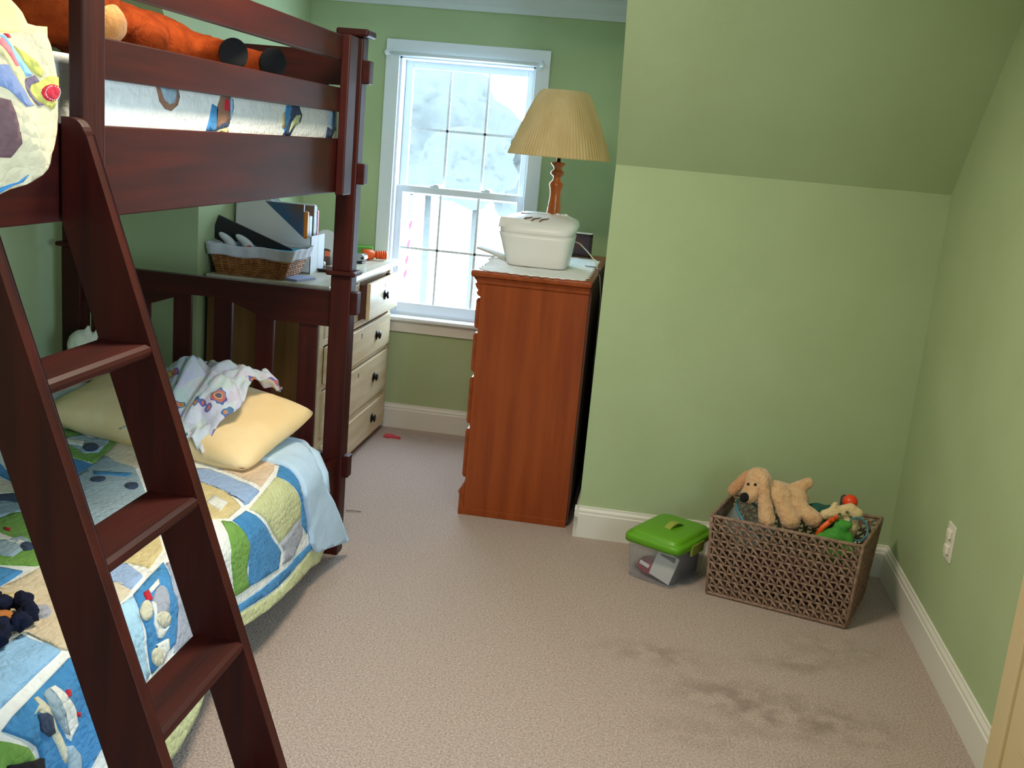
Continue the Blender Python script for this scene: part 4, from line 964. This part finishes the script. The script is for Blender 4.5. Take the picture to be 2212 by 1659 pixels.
tag(obj('blue_folder', box(B(), -1.66, -1.478, 4.19, 4.36, CT + .106, CT + .116, .002), mat('teal_card', srgb(48, 140, 170), None, .6)), 'teal folder lying flat in the small wicker basket', 'folder')
bm = B(); ell(bm, (-1.73, 4.27, CT + .10), (.08, .07, .035)); tag(blob('blue_cloth_bundle', bm, mat('denim_blue_cloth', srgb(96, 112, 140), srgb(120, 134, 158), .9, nscale=20, bump=.4, bscale=60), None, .008, 3, fuzz=.006, fscale=25), 'blue grey cloth bundle in the small wicker basket', 'cloth')

# magazine files with books
FILE = mat('white_card_file', srgb(216, 216, 220), None, .7)
def file_box(y0, y1, lab):
    t = thing('magazine_file', lab, 'magazine file', (-1.66, (y0 + y1) / 2, CT), 'white magazine files on the pine chest')
    side = [(-1.835, CT), (-1.490, CT), (-1.490, CT + .165), (-1.545, CT + .165) if False else (-1.520, CT + .150), (-1.715, CT + .305), (-1.835, CT + .305)]
    obj('side_panel', prism(B(), side, 'Y', y0, y0 + .003), FILE, t); obj('side_panel', prism(B(), side, 'Y', y1 - .003, y1), FILE, t)
    obj('front_panel', box(B(), -1.493, -1.488, y0, y1, CT, CT + .165), FILE, t); obj('back_panel', box(B(), -1.837, -1.834, y0, y1, CT, CT + .305), FILE, t)
    obj('base', box(B(), -1.835, -1.490, y0, y1, CT + .0005, CT + .004), FILE, t)
file_box(4.432, 4.522, 'white card magazine file nearest the wicker basket')
file_box(4.526, 4.612, 'white card magazine file nearest the window wall')
bk_ = [((236, 138, 40), 4.450, .014, .262, 'orange'), ((236, 232, 226), 4.466, .005, .24, 'cream'), ((40, 130, 180), 4.472, .009, .238, 'bright blue'), ((206, 216, 236), 4.482, .010, .240, 'pale blue'), ((236, 240, 244), 4.494, .010, .242, 'white'),
       ((60, 170, 160), 4.506, .006, .24, 'teal'), ((120, 96, 76), 4.531, .012, .285, 'brown'), ((206, 206, 200), 4.545, .016, .288, 'pale grey'), ((74, 112, 140), 4.563, .012, .28, 'slate blue'), ((200, 38, 44), 4.584, .018, .262, 'red')]
for rgb, y, w, h, cn in bk_:
    t = thing('thin_book', '%s spined thin book standing in the white magazine files' % cn, 'book', (-1.65, y, CT), 'books in the magazine files')
    obj('cover', box(B(), -1.80, -1.515, y, y + w, CT + .005, CT + .005 + h, .001), mat('book_cover_' + cn.replace(' ', '_'), srgb(*rgb), None, .5), t)
    obj('pages', box(B(), -1.797, -1.52, y + .001, y + w - .001, CT + .0055, CT + .0062 + h, 0), FILE, t)
tag(obj('large_book', box(B(), -1.80, -1.530, 4.437, 4.447, CT + .006, CT + .298, .001), mat('blue_brown_book_jacket', srgb(30, 96, 140), srgb(112, 80, 58), .4, nscale=7)), 'tall picture book with blue and brown jacket in the near magazine file', 'book')
# items further along the chest top
tag(obj('note_pad', box(B(), -.045, .045, -.065, .065, 0, .010, .001, M=Matrix.Translation((-1.475, 4.235, CT)) @ Matrix.Rotation(math.radians(-18), 4, 'Z')), mat('lilac_paper', srgb(166, 172, 206), None, .7)), 'lilac note pad at the near edge of the pine chest', 'note pad')
tag(obj('brown_tin', lathe(B(), [(.045, 0), (.047, .003), (.047, .070), (.044, .074), (.030, .078)], (-1.555, 4.80, CT), 28), mat('dark_brown_tin', srgb(72, 52, 50), srgb(92, 62, 52), .5, nscale=30), None, True), 'dark brown tin between magazine file and bed post', 'tin')
obj('tin_label', box(B(), -1.53, -1.505, 4.757, 4.760, CT + .045, CT + .07), mat('orange_label', srgb(220, 110, 60), None, .6), bpy.data.objects['brown_tin'])
bm = B(); lathe(bm, [(.052, 0), (.060, .002), (.060, .004), (.050, .004)], (0, 0, 0), 32); bm.transform(Matrix.Translation((-1.54, 4.795, CT + .105)) @ Matrix.Rotation(math.radians(78), 4, 'X'))
bm2 = bm; box(bm2, -1.555, -1.525, 4.785, 4.79, CT + .075, CT + .08)
tag(obj('paper_disc', bm2, mat('pale_card', srgb(206, 206, 200), None, .8)), 'pale round card standing on the brown tin', 'card')
st = thing('grey_stapler', 'grey and beige stapler beside the magazine file', 'stapler', (-1.53, 4.65, CT))
obj('base', box(B(), -1.60, -1.47, 4.63, 4.66, CT, CT + .012, .004), BLACK, st); obj('arm', box(B(), -1.595, -1.49, 4.632, 4.658, CT + .014, CT + .034, .006), mat('beige_plastic', srgb(196, 184, 160), None, .4), st)
tag(obj('dark_saucer', lathe(B(), [(.035, 0), (.05, .006), (.058, .014), (.055, .016), (.03, .008)], (-1.475, 4.58, CT), 28), mat('dark_glazed_saucer', srgb(40, 26, 24), None, .25), None, True), 'small dark saucer behind the bed post', 'saucer')
hp_ = thing('chrome_punch', 'chrome handled hole punch on the pine chest beside the orange toy', 'hole punch', (-1.43, 4.99, CT))
obj('base', box(B(), -1.50, -1.405, 4.96, 5.02, CT, CT + .010, .004), BLACK, hp_)
bm = B(); ar = [(-1.52 + .11 * k / 12, CT + .014 + .034 * math.sin(min(1, k / 9) * PI / 2)) for k in range(13)]
prism(bm, ar + [(-1.395, CT + .040), (-1.392, CT + .026), (-1.402, CT + .014), (-1.425, CT + .012)], 'Y', 4.965, 5.015, .003); obj('lever', bm, CHROME, hp_)
bm = tube(B(), [(-1.408, 4.960, CT + .028), (-1.408, 5.02, CT + .028)], .006, 10); obj('pivot', bm, KNOB, hp_, True)
og = thing('orange_torch', 'orange plastic torch with ribbed grip lying by the window', 'torch', (-1.39, 5.17, CT))
ORG = mat('orange_plastic', srgb(236, 92, 22), None, .35)
ax = Matrix.Translation((-1.455, 5.13, CT + .028)) @ Matrix.Rotation(math.radians(30), 4, 'Z') @ Matrix.Rotation(PI / 2, 4, 'Y')
bm = lathe(B(), [(.020, 0), (.027, .003), (.027, .030), (.024, .055), (.014, .062), (.014, .070)], (0, 0, 0), 28); bm.transform(ax); obj('head', bm, ORG, og, True)
for k in range(5):
    bm = lathe(B(), [(.014, 0), (.022, .003), (.023, .0065), (.020, .010), (.014, .011)], (0, 0, .070 + k * .011), 24); bm.transform(ax); obj('grip_rib', bm, ORG, og, True)
tag(obj('blue_book', box(B(), -.06, .06, -.05, .05, 0, .012, .001, M=Matrix.Translation((-1.50, 5.19, CT)) @ Matrix.Rotation(.3, 4, 'Z')), mat('blue_book_cover', srgb(44, 96, 170), None, .5)), 'thin blue book lying under the pale green book', 'book')
tag(obj('pale_green_book', box(B(), -.065, .055, -.05, .05, 0, .045, .002, M=Matrix.Translation((-1.49, 5.245, CT + .0125)) @ Matrix.Rotation(.25, 4, 'Z')), mat('green_book_cover', srgb(96, 160, 60), None, .5)), 'green book stacked at the window end of the chest', 'book')

# ------------------------------------------------------------------ storage bin with green lid
bin_ = thing('storage_bin', 'clear plastic storage bin with green lid against the knee wall', 'storage bin', (.176, 3.815, 0))
BM_ = rectM((.178, 3.815, 0), (.88, -.475))
CLEAR = clear_plastic('frosted_clear_plastic', (.86, .88, .92, 1), .20)
def rr(levels, n=48, p=8, M=BM_, cap0=True, cap1=True):
    bm = B(); rings = []
    for a, b_, z in levels:
        rings.append([bm.verts.new((a * math.copysign(abs(math.cos(2 * PI * k / n)) ** (2 / p), math.cos(2 * PI * k / n)), b_ * math.copysign(abs(math.sin(2 * PI * k / n)) ** (2 / p), math.sin(2 * PI * k / n)), z)) for k in range(n)])
    for A, C in zip(rings, rings[1:]):
        for k in range(n): bm.faces.new((A[k], A[(k + 1) % n], C[(k + 1) % n], C[k]))
    if cap0: bm.faces.new(rings[0][::-1])
    if cap1: bm.faces.new(rings[-1])
    bm.transform(M); return bm
obj('bin_body', rr([(.090, .122, .003), (.098, .130, .006), (.110, .143, .150)], cap1=False), CLEAR, bin_, True)
LIDG = mat('grass_green_plastic', srgb(96, 158, 26), None, .4); LIDO = mat('olive_green_plastic', srgb(150, 160, 66), None, .4)
lid = obj('lid', rr([(.114, .147, .142), (.120, .153, .144), (.121, .154, .164), (.117, .150, .171), (.108, .141, .172), (.105, .138, .178), (.100, .133, .186), (.088, .121, .190)]), LIDG, bin_, True)
bm = B(); hp2 = [(-.045 + .09 * k / 10, .012 + .016 * math.sin(PI * k / 10)) for k in range(11)]
pts = hp2 + [(x, z - .005) for x, z in hp2[::-1]]
prism(bm, pts, 'Y', -.014, .014, .001); bm.transform(BM_ @ Matrix.Translation((.01, .01, .180)) @ Matrix.Rotation(math.radians(80), 4, 'Z')); obj('handle', bm, LIDO, lid)
for sx in (1, -1):
    bm = box(B(), .118 * sx - .004, .118 * sx + .006, -.05, .05, .118, .160, .003); bm.transform(BM_); obj('latch', bm, LIDO, bin_)
def inbin(name, m, d, lab, cat, R=Matrix(), bev=.003):
    bm = box(B(), *d, bev=bev, M=R); bm.transform(BM_); return tag(obj(name, bm, m), lab, cat)
bm = B(); ell(bm, (-.03, -.06, .040), (.055, .05, .034)); ell(bm, (.02, -.02, .035), (.05, .07, .028)); bm.transform(BM_)
tag(blob('red_cloth', bm, mat('crimson_cloth', srgb(176, 30, 66), srgb(196, 44, 80), .9, nscale=20, bump=.4, bscale=70), None, .007, 3, fuzz=.005, fscale=30), 'crimson cloth bundled inside the clear storage bin', 'cloth')
inbin('white_card', mat('white_card', srgb(226, 222, 216), None, .8), (0, .088, -.001, .001, 0, .110), 'white card leaning inside the storage bin front', 'card', Matrix.Translation((-.012, -.108, .028)) @ Matrix.Rotation(math.radians(14), 4, 'Y') @ Matrix.Rotation(math.radians(-6), 4, 'X'), 0)
inbin('white_tag', mat('white_tag_plastic', srgb(236, 236, 236), None, .5), (-.020, .020, -.002, .002, -.007, .007), 'small white tag beside the card in the storage bin', 'tag', Matrix.Translation((-.030, -.119, .062)) @ Matrix.Rotation(math.radians(14), 4, 'Y'), .001)
inbin('dark_toy_block', mat('dark_navy_plastic', srgb(40, 42, 62), None, .5), (.02, .085, -.10, .10, .008, .115), 'dark navy toy box filling the storage bin side', 'toy box')

# ------------------------------------------------------------------ large open weave basket
bsk = thing('toy_basket', 'large open weave brown basket full of toys in the corner', 'basket', (.63, 3.74, 0))
SEA = mat('twisted_seagrass_rope', srgb(130, 102, 86), srgb(164, 134, 114), .8, nscale=60, bump=.5, bscale=220)
b4 = [Vector(p) for p in ((.332, 3.672, .008), (.808, 3.530, .008), (.925, 3.858, .008), (.430, 3.950, .008))]
t4 = [Vector(p) for p in ((.312, 3.673, .302), (.825, 3.553, .302), (.957, 3.900, .302), (.405, 3.965, .302))]
NR = 10
def side(i, u, v):
    j = (i + 1) % 4; return b4[i].lerp(b4[j], u).lerp(t4[i].lerp(t4[j], u), v)
obj('basket_bottom', prism(B(), [(p.x, p.y) for p in b4], 'Z', .002, .010), SEA, bsk)
for r_ in range(NR + 1):
    pts = []
    for i in range(4):
        for k in range(12): pts.append(side(i, k / 12, r_ / NR))
    obj('rim' if r_ == NR else 'woven_row', tube(B(), pts, .0070 if r_ in (0, NR) else .0044, 7, closed=True), SEA, bsk, True)
for i in range(4): obj('corner_post', tube(B(), [side(i, 0, k / 4) for k in range(5)], .006, 8), SEA, bsk, True)
for i, nc in enumerate((17, 12, 17, 11)):
    nn = side(i, .5, .5) - sum(b4, Vector()) / 4; nn.z = 0; nn.normalize(); bm = B()
    for r_ in range(NR):
        for k in range(nc):
            v0, v1 = r_ / NR, (r_ + 1) / NR; sh_ = .35 * (r_ % 2)
            u0 = min(1, (k + sh_) / nc); u1 = min(1, (k + 1 + sh_) / nc); mid = nn * .003
            a, b_ = side(i, u0, v1), side(i, u1, v0)
            tube(bm, [a, a.lerp(b_, .5) + mid, b_], .0046, 6)
            a, b_ = side(i, u0, v0), side(i, min(1, u0 + .12 / nc), v1)
            tube(bm, [a, a.lerp(b_, .5) - mid * .5, b_], .0038, 6)
    o = obj('open_weave', bm, SEA, bsk, True); o['kind'] = 'stuff'
# the basket's fill
BLK = mat('plum_blanket_fleece', srgb(70, 34, 44), srgb(96, 50, 60), .95, nscale=12, bump=.5, bscale=60, sheen=.2)
bm = B(); ell(bm, (.62, 3.745, .09), (.19, .10, .075), (0, 0, -.3)); ell(bm, (.50, 3.77, .10), (.09, .08, .07)); ell(bm, (.76, 3.71, .10), (.08, .09, .07))
tag(blob('plum_blanket', bm, BLK, None, .012, 4, fuzz=.010, fscale=18), 'dark plum blanket bunched at the bottom of the toy basket', 'blanket')
TUB = clear_plastic('clear_tub_plastic', (.72, .78, .80, 1), .30); RIMB = mat('teal_tub_rim', srgb(60, 130, 150), None, .3)
tb = thing('clear_tub', 'clear plastic tub with teal rim tilted inside the toy basket', 'tub', (.46, 3.77, .17))
TM = Matrix.Translation((.475, 3.76, .285)) @ Matrix.Rotation(math.radians(34), 4, 'Y') @ Matrix.Rotation(math.radians(14), 4, 'X')
bm = lathe(B(), [(.055, -.10), (.070, -.098), (.088, 0)], (0, 0, 0), 40); bm.faces.ensure_lookup_table(); bmesh.ops.delete(bm, geom=[bm.faces[-1]], context='FACES_ONLY'); bm.transform(TM); obj('tub_wall', bm, TUB, tb, True)
bm = tube(B(), [(.089 * math.cos(2 * PI * k / 40), .089 * math.sin(2 * PI * k / 40), 0) for k in range(40)], .0045, 8, closed=True); bm.transform(TM); obj('tub_rim', bm, RIMB, tb, True)

# plush dog
DOGF = mat('sandy_plush_fur', srgb(206, 158, 112), srgb(224, 182, 138), .95, nscale=40, bump=.7, bscale=130, sheen=.4)
DOGE = mat('tan_ear_plush', srgb(186, 130, 86), srgb(202, 150, 104), .95, nscale=40, bump=.7, bscale=130, sheen=.4)
dog = thing('plush_dog', 'sandy plush dog with floppy ears lying on top of the toy basket', 'plush toy', (.52, 3.74, .28))
bm = B()
ell(bm, (.466, 3.750, .432), (.052, .055, .050)); ell(bm, (.445, 3.715, .395), (.036, .042, .034), (0, .3, 0))       # skull, muzzle
ell(bm, (.435, 3.700, .382), (.026, .028, .024))
ell(bm, (.545, 3.765, .385), (.070, .065, .050), (0, .2, 0)); ell(bm, (.600, 3.775, .375), (.060, .060, .048))         # trunk
capsule(bm, (.60, 3.77, .405), (.648, 3.775, .440), .030, .022)                                                       # raised hind leg
capsule(bm, (.548, 3.72, .375), (.590, 3.675, .322), .026, .037)                                                      # front legs with big paws
capsule(bm, (.590, 3.74, .380), (.672, 3.700, .330), .026, .034)
blob('body', bm, DOGF, dog, .0065, 4, fuzz=.0028, fscale=70)
bm = B(); capsule(bm, (.478, 3.712, .452), (.490, 3.690, .385), .020, .025); capsule(bm, (.490, 3.690, .385), (.507, 3.668, .315), .025, .032); blob('ear', bm, DOGF, dog, .0065, 4, fuzz=.0025, fscale=70)
bm = B(); capsule(bm, (.426, 3.752, .452), (.400, 3.745, .415), .016, .022); capsule(bm, (.400, 3.745, .415), (.380, 3.738, .385), .022, .022); blob('ear', bm, DOGE, dog, .0065, 4, fuzz=.0025, fscale=70)
obj('nose', ell(B(), (.418, 3.676, .385), (.0165, .013, .019), sub=3), PADM, dog, True)
for e in ((.452, 3.697, .432), (.428, 3.705, .428)): obj('eye', ell(B(), e, .0055, sub=2), BLACK, dog, True)
# toys on the right side of the basket
GRN = mat('leaf_green_plush', srgb(60, 140, 44), srgb(76, 156, 56), .8, nscale=30, bump=.3, bscale=90)
gd = thing('green_dinosaur', 'green toy dinosaur with an orange crest in the toy basket', 'toy', (.75, 3.66, .20))
bm = B(); ell(bm, (.748, 3.655, .290), (.050, .035, .030), (0, .1, 0)); ell(bm, (.765, 3.665, .325), (.028, .026, .030)); capsule(bm, (.79, 3.655, .29), (.800, 3.64, .255), .024, .022); ell(bm, (.705, 3.650, .285), (.030, .026, .020)); ell(bm, (.785, 3.66, .337), (.018, .018, .016)); ell(bm, (.765, 3.67, .24), (.04, .03, .05))
blob('body', bm, GRN, gd, .006, 3)
bm = tube(B(), [(.684, 3.648, .288), (.700, 3.655, .318), (.722, 3.66, .340), (.748, 3.668, .362)], [.009, .010, .010, .007], 8); obj('crest', bm, ORG, gd, True)
for i, (x, z) in enumerate(((.688, .300), (.704, .326), (.724, .348), (.742, .362))): obj('crest_spike', lathe(B(), [(.008, -.004), (.004, .006), (.001, .012)], (x, 3.655, z), 10), ORG, gd, True)
CRM = mat('cream_toy_plush', srgb(222, 192, 140), srgb(232, 206, 160), .9, nscale=40, bump=.5, bscale=110, sheen=.3)
cg = thing('cream_giraffe', 'cream toy giraffe lying at the right end of the toy basket', 'toy', (.78, 3.73, .25))
bm = B(); capsule(bm, (.715, 3.72, .345), (.800, 3.73, .372), .022, .026); ell(bm, (.822, 3.725, .362), (.026, .024, .024)); capsule(bm, (.735, 3.72, .365), (.745, 3.72, .392), .014, .010); ell(bm, (.80, 3.735, .31), (.04, .04, .05))
blob('body', bm, CRM, cg, .006, 3, fuzz=.002)
for p in ((.76, 3.698, .362), (.785, 3.700, .372), (.80, 3.702, .355), (.745, 3.699, .348)): obj('spot', ell(B(), p, (.006, .003, .005), sub=2), OLIVE, cg, True)
tag(obj('orange_ball', ell(B(), (.803, 3.765, .392), (.027, .027, .026), sub=4), mat('red_orange_rubber', srgb(236, 70, 20), None, .4), None, True), 'red orange ball behind the cream toy giraffe', 'ball')
tag(blob('teal_fleece', ell(ell(B(), (.70, 3.80, .335), (.045, .035, .025)), (.76, 3.80, .31), (.09, .05, .05)), mat('dark_teal_fleece', srgb(28, 78, 66), srgb(36, 92, 78), .95, nscale=30, bump=.4), None, .008, 3, fuzz=.005, fscale=30), 'dark teal fleece behind the plush dog in the basket', 'cloth')
hq_ = tag(obj('blue_hoop', tube(B(), [(.826 + .035 * math.cos(a), 3.68 + .02 * math.sin(a), .320 + .036 * math.sin(a)) for a in [2 * PI * k / 28 for k in range(28)]], .0035, 8, closed=True), RIMB, None, True), 'thin blue plastic hoop beside the green dinosaur', 'hoop')
tag(obj('grey_peg', lathe(B(), [(.012, 0), (.014, .004), (.012, .12), (.004, .128)], (.785, 3.79, .28), 14), mat('dark_grey_plastic', srgb(52, 56, 60), None, .5), None, True), 'dark grey peg sticking up behind the orange ball', 'toy')

# ------------------------------------------------------------------ small things on the floor
RED = mat('red_foam', srgb(206, 70, 80), None, .8)
bm = B(); prism(bm, [(-1.285, 5.13), (-1.262, 5.120), (-1.245, 5.135), (-1.200, 5.128), (-1.198, 5.140), (-1.235, 5.152), (-1.245, 5.170), (-1.268, 5.175), (-1.290, 5.160)], 'Z', .0005, .012, .002)
tag(obj('red_scrap', bm, RED), 'small red scrap on the carpet beneath the window', 'scrap')
tag(obj('paper_strip', tube(B(), [(-1.145, 4.008, .004), (-1.115, 4.012, .006), (-1.083, 4.018, .004)], .0032, 6, flat=.4), mat('brown_paper', srgb(120, 92, 78), None, .8), None, True), 'thin brown strip on the carpet beside the bed post', 'scrap')
